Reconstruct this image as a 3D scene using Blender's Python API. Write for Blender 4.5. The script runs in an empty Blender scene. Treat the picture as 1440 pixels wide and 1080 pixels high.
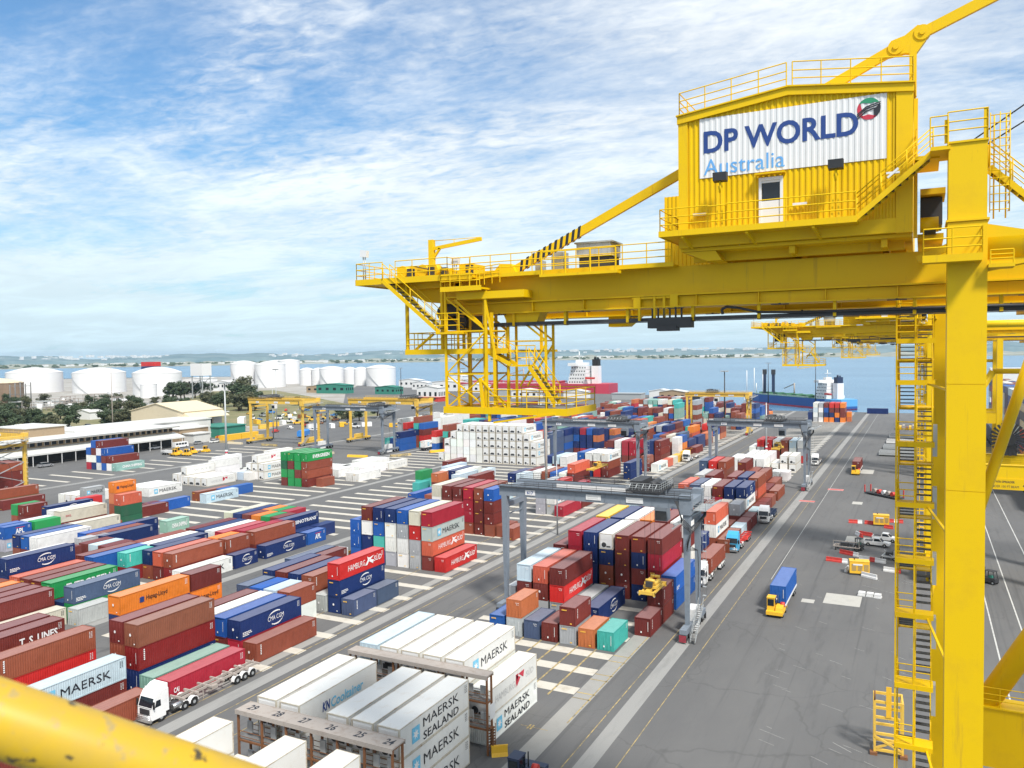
import bpy, math, random
from math import sin, cos, pi, radians
random.seed(7)
D = bpy.data; SC = bpy.context.scene; COL = SC.collection
# ---------------- camera ----------------
CAMZ = 41.77
cam = D.cameras.new('camera'); co = D.objects.new('camera', cam); COL.objects.link(co)
cam.sensor_width = 36; cam.lens = 36*1133.2/1440; cam.clip_start = .05; cam.clip_end = 30000
pitch, roll, yaw = radians(2.236), radians(-.789), radians(26.97)
from mathutils import Vector, Matrix
fw = Vector((-sin(yaw)*cos(pitch), cos(yaw)*cos(pitch), -sin(pitch)))
rt = Vector((cos(yaw), sin(yaw), 0)); up = rt.cross(fw)
r2 = rt*cos(roll)+up*sin(roll); u2 = -rt*sin(roll)+up*cos(roll)
M = Matrix((r2, u2, -fw)).transposed().to_4x4(); M.translation = (0, 0, CAMZ); co.matrix_world = M
cam.dof.use_dof = True; cam.dof.focus_distance = 75; cam.dof.aperture_fstop = 28.3/3.2
SC.camera = co
# ---------------- sky, sun, exposure ----------------
SUN = Vector((.50, -.40, .80)).normalized()
SUN_EL = math.asin(SUN.z); SUN_AZ = math.atan2(SUN.x, SUN.y)
W = D.worlds.new('World'); SC.world = W; W.use_nodes = True
nt = W.node_tree; N = nt.nodes; Lk = nt.links
for n in list(N): N.remove(n)
out = N.new('ShaderNodeOutputWorld'); bg = N.new('ShaderNodeBackground'); bg.inputs[1].default_value = .1
sky = N.new('ShaderNodeTexSky'); sky.sky_type = 'NISHITA'; sky.sun_disc = False
sky.sun_elevation = SUN_EL; sky.sun_rotation = SUN_AZ; sky.air_density = 1.2; sky.dust_density = .6; sky.ozone_density = 1.6
tc = N.new('ShaderNodeTexCoord'); sep = N.new('ShaderNodeSeparateXYZ'); Lk.new(tc.outputs['Generated'], sep.inputs[0])
def wm(op, a, b=None, c=None):
    n = N.new('ShaderNodeMath'); n.operation = op
    for i, v in enumerate((a, b, c)):
        if v is None: continue
        if isinstance(v, (int, float)): n.inputs[i].default_value = v
        else: Lk.new(v, n.inputs[i])
    return n.outputs[0]
zc = wm('MAXIMUM', sep.outputs[2], 0.0); dz = wm('ADD', zc, .10)
cx = wm('DIVIDE', sep.outputs[0], dz); cy = wm('DIVIDE', sep.outputs[1], dz)
cmb = N.new('ShaderNodeCombineXYZ'); Lk.new(cx, cmb.inputs[0]); Lk.new(cy, cmb.inputs[1])
def wnoise(scale, detail, rough, dist=0, sx=1, sy=1, rot=0, off=(0, 0, 0)):
    mp = N.new('ShaderNodeMapping'); mp.inputs['Scale'].default_value = (sx, sy, 1); mp.inputs['Rotation'].default_value = (0, 0, rot)
    mp.inputs['Location'].default_value = off
    Lk.new(cmb.outputs[0], mp.inputs[0])
    n = N.new('ShaderNodeTexNoise'); n.inputs['Scale'].default_value = scale; n.inputs['Detail'].default_value = detail
    n.inputs['Roughness'].default_value = rough; n.inputs['Distortion'].default_value = dist
    Lk.new(mp.outputs[0], n.inputs['Vector']); return n.outputs[0]
def wramp(v, a, b, lo=0., hi=1.):
    n = N.new('ShaderNodeMapRange'); n.interpolation_type = 'SMOOTHSTEP'
    for i, x in ((1, a), (2, b), (3, lo), (4, hi)): n.inputs[i].default_value = x
    Lk.new(v, n.inputs[0]); return n.outputs[0]
big = wnoise(.42, 5, .55, .6, 1, 1.25, .5, (3.3, 1.2, 0))
mid = wnoise(1.5, 7, .62, .5, .8, 1.3, .4)
rip = wnoise(10.5, 5, .55, .6, 1, 1.7, -.35)
fine = wnoise(22, 4, .6, .5, 1, 1.6, -.3)
d1 = wm('ADD', wm('MULTIPLY', big, .9), wm('MULTIPLY', mid, .55))
rip = wm('ADD', .5, wm('MULTIPLY', wm('SUBTRACT', rip, .5), wramp(big, .42, .62, .25, 1.25)))
d2 = wm('ADD', d1, wm('MULTIPLY', wm('SUBTRACT', rip, .5), .50)); d2 = wm('ADD', d2, wm('MULTIPLY', wm('SUBTRACT', fine, .5), .12))
gx = wm('ADD', cx, 1.75); gy = wm('SUBTRACT', cy, 1.25); gap = wramp(wm('SQRT', wm('ADD', wm('MULTIPLY', gx, gx), wm('MULTIPLY', gy, gy))), .1, 1.9, .22, -.03)
d2 = wm('SUBTRACT', d2, gap)
cov = wramp(d2, .40, .86, .12, .98)
low = wramp(sep.outputs[2], .0, .16, .62, .0)
cov = wm('MINIMUM', wm('ADD', cov, wm('MULTIPLY', low, .8)), 1.)
shade = wramp(mid, .35, .75, .90, 1.05)
clc = N.new('ShaderNodeMix'); clc.data_type = 'RGBA'; clc.blend_type = 'MULTIPLY'; clc.inputs[0].default_value = 1
cct = N.new('ShaderNodeMix'); cct.data_type = 'RGBA'; Lk.new(wramp(sep.outputs[2], .0, .30), cct.inputs[0]); cct.inputs[6].default_value = (6.3, 8.0, 8.8, 1); cct.inputs[7].default_value = (8.6, 9.0, 9.2, 1); Lk.new(cct.outputs[2], clc.inputs[6])
gc = N.new('ShaderNodeCombineColor'); [Lk.new(shade, gc.inputs[i]) for i in range(3)]
Lk.new(gc.outputs[0], clc.inputs[7])
sg = N.new('ShaderNodeMix'); sg.data_type = 'RGBA'; sg.blend_type = 'MULTIPLY'; sg.inputs[0].default_value = 1
Lk.new(sky.outputs[0], sg.inputs[6]); sg.inputs[7].default_value = (.32, .86, 1.24, 1)
mx = N.new('ShaderNodeMix'); mx.data_type = 'RGBA'
Lk.new(cov, mx.inputs[0]); Lk.new(sg.outputs[2], mx.inputs[6]); Lk.new(clc.outputs[2], mx.inputs[7])
Lk.new(mx.outputs[2], bg.inputs[0]); Lk.new(bg.outputs[0], out.inputs[0])
sl = D.lights.new('sun', 'SUN'); so = D.objects.new('sun', sl); COL.objects.link(so)
sl.energy = 4.2; sl.angle = radians(9); sl.color = (1, .955, .88)
so.rotation_euler = SUN.to_track_quat('Z', 'Y').to_euler()
SC.view_settings.view_transform = 'Standard'; SC.view_settings.look = 'None'; SC.view_settings.gamma = 1
SC.view_settings.use_curve_mapping = False; SC.view_settings.exposure = .28
# ---------------- materials ----------------
MATS = {}
def nodes(name):
    m = D.materials.new(name); m.use_nodes = True; t = m.node_tree
    return m, t, t.nodes['Principled BSDF']
def noise_mix(t, base, dark, scale, lo, hi, fac=1., detail=6, coord='Object', sc=(1, 1, 1)):
    tcn = t.nodes.new('ShaderNodeTexCoord'); mp = t.nodes.new('ShaderNodeMapping'); mp.inputs['Scale'].default_value = sc
    t.links.new(tcn.outputs[coord], mp.inputs[0])
    n = t.nodes.new('ShaderNodeTexNoise'); n.inputs['Scale'].default_value = scale; n.inputs['Detail'].default_value = detail
    n.inputs['Roughness'].default_value = .65
    t.links.new(mp.outputs[0], n.inputs['Vector'])
    r = t.nodes.new('ShaderNodeMapRange'); r.inputs[1].default_value = lo; r.inputs[2].default_value = hi; r.inputs[4].default_value = fac
    t.links.new(n.outputs[0], r.inputs[0])
    x = t.nodes.new('ShaderNodeMix'); x.data_type = 'RGBA'; t.links.new(r.outputs[0], x.inputs[0])
    for i, v in ((6, base), (7, dark)):
        if isinstance(v, tuple): x.inputs[i].default_value = (*v, 1)
        else: t.links.new(v, x.inputs[i])
    return x.outputs[2]
def mat(name, c, rough=.6, metal=0., wear=None, wscale=1.2, wlo=.5, whi=.75, wfac=.5, coord='Object', sc=(1, 1, 1), spec=.5, bump=0, bscale=20, streak=None):
    m, t, b = nodes(name)
    b.inputs['Roughness'].default_value = rough; b.inputs['Metallic'].default_value = metal; b.inputs['Specular IOR Level'].default_value = spec
    if wear is None: wear = tuple(v*.72 for v in c)
    t.links.new(noise_mix(t, tuple(c), tuple(wear), wscale, wlo, whi, wfac, coord=coord, sc=sc), b.inputs['Base Color'])
    if streak:
        b_in = b.inputs['Base Color'].links[0].from_socket
        x1 = noise_mix(t, b_in, streak, 2.6, .60, .74, .55, coord='Object', sc=(1, 1, .07)); x2 = noise_mix(t, x1, tuple(v*.45 for v in streak), 5.5, .70, .76, .7, coord='Object'); t.links.new(x2, b.inputs['Base Color'])
    if bump:
        n = t.nodes.new('ShaderNodeTexNoise'); n.inputs['Scale'].default_value = bscale; bp = t.nodes.new('ShaderNodeBump')
        bp.inputs['Strength'].default_value = bump; t.links.new(n.outputs[0], bp.inputs['Height']); t.links.new(bp.outputs[0], b.inputs['Normal'])
    MATS[name] = m; return m
def objcol_mat(name, rough, skylit_fade=0., rust=.35):
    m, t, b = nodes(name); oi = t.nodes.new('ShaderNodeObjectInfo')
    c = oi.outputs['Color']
    if skylit_fade:
        x = t.nodes.new('ShaderNodeMix'); x.data_type = 'RGBA'; x.inputs[0].default_value = skylit_fade; x.inputs[7].default_value = (.62, .6, .6, 1)
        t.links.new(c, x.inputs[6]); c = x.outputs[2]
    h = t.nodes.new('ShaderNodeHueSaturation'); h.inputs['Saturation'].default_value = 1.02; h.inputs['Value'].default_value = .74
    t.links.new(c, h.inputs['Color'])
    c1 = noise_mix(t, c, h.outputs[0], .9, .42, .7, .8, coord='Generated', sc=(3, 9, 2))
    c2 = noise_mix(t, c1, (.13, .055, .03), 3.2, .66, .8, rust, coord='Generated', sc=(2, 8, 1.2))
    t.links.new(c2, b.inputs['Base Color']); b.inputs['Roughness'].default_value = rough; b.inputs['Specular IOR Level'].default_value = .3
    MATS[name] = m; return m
PAINT = objcol_mat('container_paint', .5); ROOFP = objcol_mat('skylit_faded_roof_paint', .5, .16, .45)  # roof paint mixed paler: sky light on the tops put into colour, plus chalking
YEL = mat('crane_yellow', (.74, .475, .002), .5, wear=(.62, .37, .012), wscale=.7, wfac=.5, spec=.25, streak=(.42, .23, .03))
YELW = mat('crane_yellow_worn', (.72, .455, .003), .5, wear=(.60, .36, .012), wscale=.5, wfac=.6, spec=.25, streak=(.30, .17, .03))
DYEL = mat('rtg_yellow', (.72, .46, .07), .5, wear=(.4, .25, .06), wscale=1.5, wfac=.5)
GRY = mat('rtg_grey_blue', (.19, .222, .265), .5, wear=(.11, .125, .15), wscale=1.2)
REEFF = mat('reefer_frame', (.52, .48, .40), .6, wear=(.24, .13, .06), wscale=1.6, wlo=.5, whi=.72, wfac=.8)
LGRY = mat('galvanised', (.42, .44, .45), .45, .3); DGRY = mat('dark_machinery', (.035, .036, .04), .6)
GRATE = mat('grating', (.16, .16, .16), .7); BLK = mat('black_rubber', (.012, .012, .013), .8)
TREAD = mat('stair_tread', (.05, .055, .06), .6, wear=(.12, .12, .12))
WHT = mat('white_paint', (.70, .70, .70), .4, wear=(.6, .59, .57), wscale=.8, wfac=.4)
REEF = mat('reefer_white', (.70, .695, .67), .42, wear=(.55, .46, .34), wscale=.9, wlo=.56, whi=.8, wfac=.55, coord='Generated', sc=(3, 9, 3))
RUST = mat('rusty_steel', (.20, .085, .035), .8, wear=(.09, .04, .025), wscale=3); RACKTOP = mat('rack_top', (.36, .32, .29), .8, wear=(.2, .13, .09), wscale=1.4)
GLASS = mat('dark_glass', (.012, .018, .025), .08); NAVYINK = mat('navy_ink', (.012, .05, .22), .5); BLUEINK = mat('light_blue_ink', (.12, .36, .72), .5)
BLKINK = mat('black_ink', (.015, .017, .025), .5); REDINK = mat('red_ink', (.52, .03, .06), .5); GRNINK = mat('green_ink', (.02, .24, .12), .5); GREYINK = mat('grey_ink', (.5, .5, .5), .5)
WINK = mat('white_ink', (.80, .80, .80), .5); SKYINK = mat('pale_blue_ink', (.16, .50, .72), .5); YINK = mat('yellow_ink', (.85, .5, .06), .5)
RED = mat('red_plastic', (.55, .045, .035), .5); CHROME = mat('bright_metal', (.6, .6, .6), .25, .9)
TRUCKW = mat('truck_white', (.80, .80, .80), .25); CYAN = mat('truck_cyan', (.05, .36, .62), .3); NAVYM = mat('navy_machine', (.02, .035, .08), .45)
GENY = mat('generator_yellow', (.80, .46, .03), .45); CONC = mat('concrete', (.42, .41, .38), .85, wear=(.3, .29, .27), wscale=.5)
CREAMW = mat('cream_wall', (.58, .50, .36), .7); BEIGE = mat('beige_roof', (.66, .57, .40), .6); TANW = mat('tan_brick', (.34, .25, .16), .85); WROOF = mat('white_roof', (.62, .62, .60), .5)
TANK = mat('tank_white', (.70, .70, .71), .5, wear=(.7, .69, .66), wscale=.06); TANKB = mat('tank_brown', (.27, .19, .13), .8, wear=(.13, .085, .055), wscale=.35, sc=(1, 1, .05), wlo=.4, whi=.6)
BARK = mat('bark', (.09, .065, .045), .9); HULLR = mat('hull_red', (.42, .03, .06), .5); HULLB = mat('hull_blue', (.02, .09, .30), .5); HULLD = mat('hull_dark', (.03, .035, .05), .5)
DKGRN = mat('deck_green', (.05, .16, .09), .7); GREENB = mat('green_shed', (.03, .20, .15), .6)
def leaf_mat(name, c):
    m, t, b = nodes(name); b.inputs['Roughness'].default_value = .7
    oi = t.nodes.new('ShaderNodeObjectInfo')
    t.links.new(noise_mix(t, tuple(v*1.5 for v in c), tuple(v*.6 for v in c), .5, .35, .65, 1., coord='Object'), b.inputs['Base Color'])
    MATS[name] = m; return m
LEAF = leaf_mat('dark_leaves', (.040, .062, .026)); LEAFO = leaf_mat('olive_leaves', (.07, .075, .035))
# ---------------- mesh builder ----------------
class MB:
    def __init__(s): s.v = []; s.f = []; s.sm = []
    def quad(s, a, b, c, d): i = len(s.v); s.v += [a, b, c, d]; s.f.append((i, i+1, i+2, i+3)); s.sm.append(0); return s
    def poly(s, pts): i = len(s.v); s.v += list(pts); s.f.append(tuple(range(i, i+len(pts)))); s.sm.append(0); return s
    def hexa(s, p):
        i = len(s.v); s.v += p
        for q in ((0, 3, 2, 1), (4, 5, 6, 7), (0, 1, 5, 4), (1, 2, 6, 5), (2, 3, 7, 6), (3, 0, 4, 7)): s.f.append(tuple(i+k for k in q)); s.sm.append(0)
        return s
    def box(s, x0, x1, y0, y1, z0, z1):
        return s.hexa([(x0, y0, z0), (x1, y0, z0), (x1, y1, z0), (x0, y1, z0), (x0, y0, z1), (x1, y0, z1), (x1, y1, z1), (x0, y1, z1)])
    def bar(s, p, q, w, h=None, upv=(0, 0, 1)):
        h = h or w; p = Vector(p); q = Vector(q); d = (q-p).normalized(); u = Vector(upv)
        if abs(d.dot(u)) > .98: u = Vector((0, 1, 0))
        a = d.cross(u).normalized()*(w/2); b = a.cross(d).normalized()*(h/2)
        return s.hexa([tuple(x) for x in (p-a-b, p+a-b, p+a+b, p-a+b, q-a-b, q+a-b, q+a+b, q-a+b)])
    def tube(s, p, q, r, n=8, r2=None, cap=True):
        r2 = r if r2 is None else r2
        p = Vector(p); q = Vector(q); d = (q-p).normalized(); u = Vector((0, 0, 1)) if abs(d.z) < .95 else Vector((0, 1, 0))
        a = d.cross(u).normalized(); b = a.cross(d); i = len(s.v)
        for k in range(n):
            t = 2*pi*k/n; e = a*cos(t)+b*sin(t); s.v += [tuple(p+e*r), tuple(q+e*r2)]
        for k in range(n): j = (k+1) % n; s.f.append((i+2*k, i+2*j, i+2*j+1, i+2*k+1)); s.sm.append(1)
        if cap:
            s.f.append(tuple(i+2*k for k in range(n))[::-1]); s.sm.append(0); s.f.append(tuple(i+2*k+1 for k in range(n))); s.sm.append(0)
        return s
    def lathe(s, prof, n=24, c=(0, 0)):
        i = len(s.v)
        for r, z in prof:
            for k in range(n): t = 2*pi*k/n; s.v.append((c[0]+r*cos(t), c[1]+r*sin(t), z))
        for a in range(len(prof)-1):
            for k in range(n): j = (k+1) % n; s.f.append((i+a*n+k, i+a*n+j, i+(a+1)*n+j, i+(a+1)*n+k)); s.sm.append(1)
        return s
    def ext(s, pts, y0, y1, axis=1):   # extrude an (a,b) outline along an axis: 1 -> outline in xz along y, 0 -> yz along x, 2 -> xy along z
        def P(a, b, t): return (a, t, b) if axis == 1 else (t, a, b) if axis == 0 else (a, b, t)
        i = len(s.v); n = len(pts); s.v += [P(a, b, y0) for a, b in pts]+[P(a, b, y1) for a, b in pts]
        s.f.append(tuple(range(i, i+n))); s.f.append(tuple(range(i+2*n-1, i+n-1, -1))); s.sm += [0, 0]
        for k in range(n): j = (k+1) % n; s.f.append((i+k, i+n+k, i+n+j, i+j)); s.sm.append(0)
        return s
    def mesh(s, name, m=None):
        me = D.meshes.new(name); me.from_pydata(s.v, [], s.f); me.polygons.foreach_set('use_smooth', [bool(x) for x in s.sm])
        if m: me.materials.append(m)
        me.update(); return me
    def build(s, name, m, parent=None, loc=None): return put(s.mesh(name, m), name, parent, loc)
def put(me, name, parent=None, loc=None, color=None):
    o = D.objects.new(name, me); COL.objects.link(o)
    if parent: o.parent = parent
    if loc: o.location = loc
    if color: o.color = (*color, 1)
    return o
def tag(o, label, cat=None, group=None, kind=None):
    if label: o['label'] = label
    if cat: o['category'] = cat
    if group: o['group'] = group
    if kind: o['kind'] = kind
    return o
def thing(name, label, cat, loc=(0, 0, 0), rz=0, group=None):
    o = D.objects.new(name, None); COL.objects.link(o); o.location = loc; o.rotation_euler = (0, 0, rz); o.empty_display_size = .5
    return tag(o, label, cat, group)
def copy_tree(o, parent=None):
    c = o.copy(); COL.objects.link(c)
    if parent: c.parent = parent
    for ch in list(o.children): copy_tree(ch, c)
    return c
def structure(o): o['kind'] = 'structure'; return o
# lettering: cached text meshes, unit cap height, x to the right
TX = {}
def text_mesh(s, bold=.02, shear=0., spacing=1.):
    k = (s, bold, shear, spacing)
    if k in TX: return TX[k]
    cu = D.curves.new('t', 'FONT'); cu.body = s; cu.offset = 0 if 'M' in s else min(bold, .026) if 'W' in s else bold; cu.shear = shear; cu.space_character = spacing; cu.resolution_u = 4 if len(s) in (8, 9) and s[:1] in 'DA' else 2; cu.fill_mode = 'FRONT'
    ob = D.objects.new('t', cu); me = D.meshes.new_from_object(ob); D.objects.remove(ob)
    vs = [tuple(v.co) for v in me.vertices]; fs = [tuple(p.vertices) for p in me.polygons]; D.meshes.remove(me)
    x0 = min(v[0] for v in vs); x1 = max(v[0] for v in vs); y0 = min(v[1] for v in vs); y1 = max(v[1] for v in vs)
    TX[k] = ([((v[0]-x0)/(x1-x0), (v[1]-y0)/(y1-y0)) for v in vs], fs); return TX[k]
def add_text(mb, s, u0, u1, v0, v1, fn, **k):
    vs, fs = text_mesh(s, **k); i = len(mb.v)
    mb.v += [fn(u0+(u1-u0)*a, v0+(v1-v0)*b) for a, b in vs]; mb.f += [tuple(i+x for x in f) for f in fs]; mb.sm += [0]*len(fs)
def add_poly(mb, pts, fn): mb.poly([fn(a, b) for a, b in pts])
def railing(mb, pts, h=1.1, step=1.5, r=.028, rails=(1., .66, .36), ends=True, n=5, pr=None):
    pr = pr or r
    for a, b in zip(pts[:-1], pts[1:]):
        a = Vector(a); b = Vector(b); L = (b-a).length; k = max(1, round(L/step))
        for f in rails: mb.tube(a+Vector((0, 0, h*f)), b+Vector((0, 0, h*f)), r, n, cap=False)
        for i in range(k+1):
            p = a+(b-a)*(i/k); mb.tube(p, p+Vector((0, 0, h)), pr, n, cap=False)
# ---------------- ground, water, far shore ----------------
m, t, b = nodes('asphalt'); b.inputs['Roughness'].default_value = .85
c1 = noise_mix(t, (.105, .105, .107), (.145, .143, .141), .035, .38, .68, 1., coord='Object', sc=(1, .35, 1))
c2 = noise_mix(t, c1, (.055, .055, .057), .5, .55, .8, .7, coord='Object', sc=(1, .12, 1))
c3 = noise_mix(t, c2, (.13, .13, .13), 2.2, .66, .76, .45, coord='Object')
c4 = noise_mix(t, c3, (.03, .03, .031), 1.1, .70, .74, .6, coord='Object', sc=(1, .5, 1))
c5 = noise_mix(t, c4, (.058, .058, .06), .55, .56, .72, .6, coord='Object', sc=(1.6, .018, 1))
c6 = noise_mix(t, c5, (.155, .152, .148), .12, .60, .72, .5, coord='Object', sc=(1, .6, 1)); c7 = noise_mix(t, c6, (.022, .022, .023), 3.5, .72, .76, .8, coord='Object', sc=(1, .7, 1))
vo = t.nodes.new('ShaderNodeTexVoronoi'); vo.feature = 'DISTANCE_TO_EDGE'; vo.inputs['Scale'].default_value = .045; tv = t.nodes.new('ShaderNodeTexCoord'); nv = t.nodes.new('ShaderNodeTexNoise'); nv.inputs['Scale'].default_value = .25; nv.inputs['Detail'].default_value = 4
mv = t.nodes.new('ShaderNodeVectorMath'); mv.operation = 'MULTIPLY_ADD'; mv.inputs[1].default_value = (5, 5, 0); t.links.new(tv.outputs['Object'], nv.inputs['Vector']); t.links.new(nv.outputs['Color'], mv.inputs[0]); t.links.new(tv.outputs['Object'], mv.inputs[2]); t.links.new(mv.outputs[0], vo.inputs['Vector'])
rv = t.nodes.new('ShaderNodeMapRange'); rv.inputs[1].default_value = .001; rv.inputs[2].default_value = .006; rv.inputs[3].default_value = .28; rv.inputs[4].default_value = 0.; t.links.new(vo.outputs['Distance'], rv.inputs[0])
xv = t.nodes.new('ShaderNodeMix'); xv.data_type = 'RGBA'; xv.inputs[7].default_value = (.05, .05, .05, 1); t.links.new(rv.outputs[0], xv.inputs[0]); t.links.new(c7, xv.inputs[6])
t.links.new(xv.outputs[2], b.inputs['Base Color']); ASPH = m
CONCS = mat('concrete_runway', (.27, .268, .26), .9, wear=(.19, .19, .185), wscale=.6, sc=(1, .2, 1), wfac=.8)
KERBC = mat('concrete_kerb', (.29, .285, .27), .9, wear=(.22, .21, .2), wscale=.5)
PAD = mat('white_pad', (.52, .49, .43), .9, wear=(.36, .31, .24), wscale=.5, wfac=.8)
LINEY = mat('yellow_line', (.43, .32, .13), .8, wear=(.14, .13, .105), wscale=1.1, wlo=.42, whi=.62, wfac=.95); LINEW = mat('white_line', (.5, .5, .48), .8, wear=(.2, .2, .2), wscale=1.2, wfac=.9)
g = MB(); P = [(26, -250), (26, 566), (-150, 569), (-158, 715), (-250, 742), (-480, 770), (-640, 900), (-820, 1090), (-1200, 1250), (-1500, 1150), (-1900, 900), (-2600, 500), (-2600, -250)]
g.poly([(x, y, 0) for x, y in P]); gs = g.build('terminal_ground', ASPH); structure(gs)
g = MB()
for (x0, y0), (x1, y1) in zip(P, P[1:]+P[:1]): g.quad((x0, y0, -5), (x1, y1, -5), (x1, y1, 0), (x0, y0, 0))
structure(g.build('quay_wall', CONC))
def sheet(name, rects, m, z=.004):
    s = MB()
    for x0, x1, y0, y1 in rects: s.quad((x0, y0, z), (x1, y0, z), (x1, y1, z), (x0, y1, z))
    o = s.build(name, m); structure(o); return o
sheet('gantry_runway', [(-31.1, -29.2, -60, 565), (-76.5, -74.4, -60, 565), (-117.2, -115.0, 81, 565), (-159.5, -157.5, 120, 560), (-197, -195, 200, 560), (-253, -251, 90, 420), (-40, -38.2, 330, 565)], CONCS)
sheet('concrete_kerb', [(-37.5, -35.1, 20, 113), (-80.2, -78.6, 20, 540)], KERBC, .0125)
bars = [(-62, -37.6, y-1.05, y+1.05) for y in (102.5, 96.7, 90.4)]+[(-62, -37.6, y-.9, y+.9) for y in [109.9+6.7*i for i in range(66)]]
bars += [(-110, -77.5, y-.9, y+.9) for y in [79.4+6.7*i for i in range(70)]]
bars += [(-152, -121, y-.9, y+.9) for y in [100+6.7*i for i in range(65)]]
bars += [(-193, -162, y-.9, y+.9) for y in [129.5+6.9*i for i in range(30)]]
bars += [(-280, -257, y-.8, y+.8) for y in [165+8.5*i for i in range(14)]]
sheet('white_bay_pads', bars, PAD, .0165)
yl = [(x-.13, x+.13, 88, 113) for x in (-40.5, -43.3, -46.2, -49.0, -51.9, -54.8, -57.6)]+[(x-.08, x+.08, 78, 420) for x in (-86.4, -97.8)]
yl += [(-35.45, -35.28, 82, 126), (-32.16, -32.03, 72, 400), (-27.18, -27.07, 60, 500), (-39.9, -36.6, 79.4, 79.5), (-39.0, -38.8, 78.9, 80.0), (-38.6, -38.4, 78.9, 80.0), (-77.9, -77.75, 40, 400), (-73.2, -73.05, 40, 400), (-64.4, -64.25, 90, 400), (-67.5, -67.38, 60, 400)]
yl += [(-37.5, -35.1, y-.12, y+.12) for y in (101.3, 103.4, 94.6, 96.4, 88.6, 90.2)]
sheet('yellow_markings', yl, LINEY, .0205)
wl = [(9.4, 9.6, 60, 175), (13.2, 13.4, 60, 330), (18.4, 18.6, 60, 400), (-24.2, -24.1, 150, 560), (-250.2, -250, 120, 420)]
sheet('white_markings', wl, LINEW, .0205)
s = MB(); rr = random.Random(3)
for i in range(46):
    x = rr.uniform(-22, 0); y = rr.uniform(85, 160); a = rr.uniform(-.9, -.6); L = rr.uniform(.8, 3.5); w = .07
    dx, dy = cos(a)*L, sin(a)*L*.6
    s.quad((x, y, .009), (x+w, y, .009), (x+dx+w, y+dy, .009), (x+dx, y+dy, .009))
o = s.build('worn_line_fragments', LINEW); o['kind'] = 'structure'
sheet('concrete_patches', [(-14.3, -8.7, 139.5, 145.6), (-17.6, -15.6, 138.6, 140.6), (-14.6, -9.0, 186.5, 192), (-19.5, -14.2, 290, 300), (-16.5, -14, 232, 236)], CONC)
for (x0, x1, y0, y1) in ((-24.6, -20.3, 252.5, 255.4), (-29.8, -25.8, 230.5, 233)):
    pass
sheet('painted_panels', [(-24.6, -20.3, 252.5, 255.4), (-29.8, -25.8, 230.5, 233)], RED, .008); sheet('painted_panel_borders', [(-24.6, -20.3, 252.4, 252.9), (-24.6, -20.3, 255, 255.4), (-29.8, -25.8, 230.4, 230.9), (-29.8, -25.8, 232.6, 233)], LINEW, .012)
grass = mat('dry_grass', (.13, .14, .055), .95, wear=(.22, .19, .10), wscale=.05, wlo=.4, whi=.6, wfac=1.)
soil = mat('gravel_lot', (.27, .25, .22), .95, wear=(.36, .35, .33), wscale=.03, wlo=.4, whi=.6, wfac=1.)
def land(name, pts, m, z): s = MB(); s.poly([(x, y, z) for x, y in pts]); o = s.build(name, m); structure(o)
land('industrial_lot', [(-2590, -240), (-420, 200), (-330, 340), (-380, 470), (-560, 700), (-820, 1080), (-1195, 1240), (-1890, 890), (-2590, 490)], soil, .006)
land('grass_verge', [(-520, 300), (-350, 360), (-330, 450), (-400, 520), (-560, 640), (-700, 740), (-760, 700), (-600, 500), (-560, 400)], grass, .012)
land('grass_strip', [(-700, 380), (-430, 235), (-360, 260), (-420, 330), (-520, 400), (-640, 450)], grass, .018)
# water
m, t, b = nodes('bay_water'); b.inputs['Roughness'].default_value = .22; b.inputs['IOR'].default_value = 1.33
t.links.new(noise_mix(t, (.05, .15, .27), (.085, .21, .34), .0012, .4, .65, 1., coord='Object', sc=(1, 2.5, 1)), b.inputs['Base Color'])
n = t.nodes.new('ShaderNodeTexNoise'); n.inputs['Scale'].default_value = .08; n.inputs['Detail'].default_value = 8; n.inputs['Roughness'].default_value = .7
tcn = t.nodes.new('ShaderNodeTexCoord'); t.links.new(tcn.outputs['Object'], n.inputs['Vector'])
bp = t.nodes.new('ShaderNodeBump'); bp.inputs['Strength'].default_value = .6; bp.inputs['Distance'].default_value = 1.5; t.links.new(n.outputs[0], bp.inputs['Height']); t.links.new(bp.outputs[0], b.inputs['Normal'])
s = MB(); R = 12500
s.quad((-R, -1500, -3), (R, -1500, -3), (R, R, -3), (-R, R, -3)); structure(s.build('bay_water', m))
# far shore: low wooded ridges
HILL = mat('far_hillside', (.09, .15, .17), .95, wear=(.16, .22, .23), wscale=.004, wlo=.4, whi=.6, wfac=1.); SAND = mat('far_flats', (.22, .23, .18), .95, wear=(.42, .42, .38), wscale=.006, wlo=.45, whi=.6)
def ridge(name, a0, a1, rad, depth, hf, m, step=.6):
    s = MB(); k = int((a1-a0)/step); rows = []
    for i in range(k+1):
        a = radians(a0+step*i); h = hf(a0+step*i)
        rows.append([(-sin(a)*(rad+d), cos(a)*(rad+d), -3.5+z*h) for d, z in ((0, 0), (60, .45), (depth*.4, .8), (depth, 1.), (depth*1.6, .3))])
    for r0, r1 in zip(rows[:-1], rows[1:]):
        for j in range(4): s.quad(r0[j], r1[j], r1[j+1], r0[j+1])
    return structure(s.build(name, m))
rr = random.Random(11)
_n = [rr.uniform(-1, 1) for _ in range(4000)]
def nz(x): i = int(math.floor(x)); f = x-i; return _n[i % 4000]*(1-f)+_n[(i+1) % 4000]*f
ridge('far_shore_flats', -20, 68, 4300, 900, lambda a: 15+6*nz(a*1.7)+5*nz(a*5+9), SAND, .35)
ridge('far_shore_hills', -20, 70, 6800, 1500, lambda a: 62+22*nz(a*.22+3)+9*nz(a*1.1)+3*nz(a*4)+max(0, 34-abs(a-36)*6.), HILL, .3)
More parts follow.
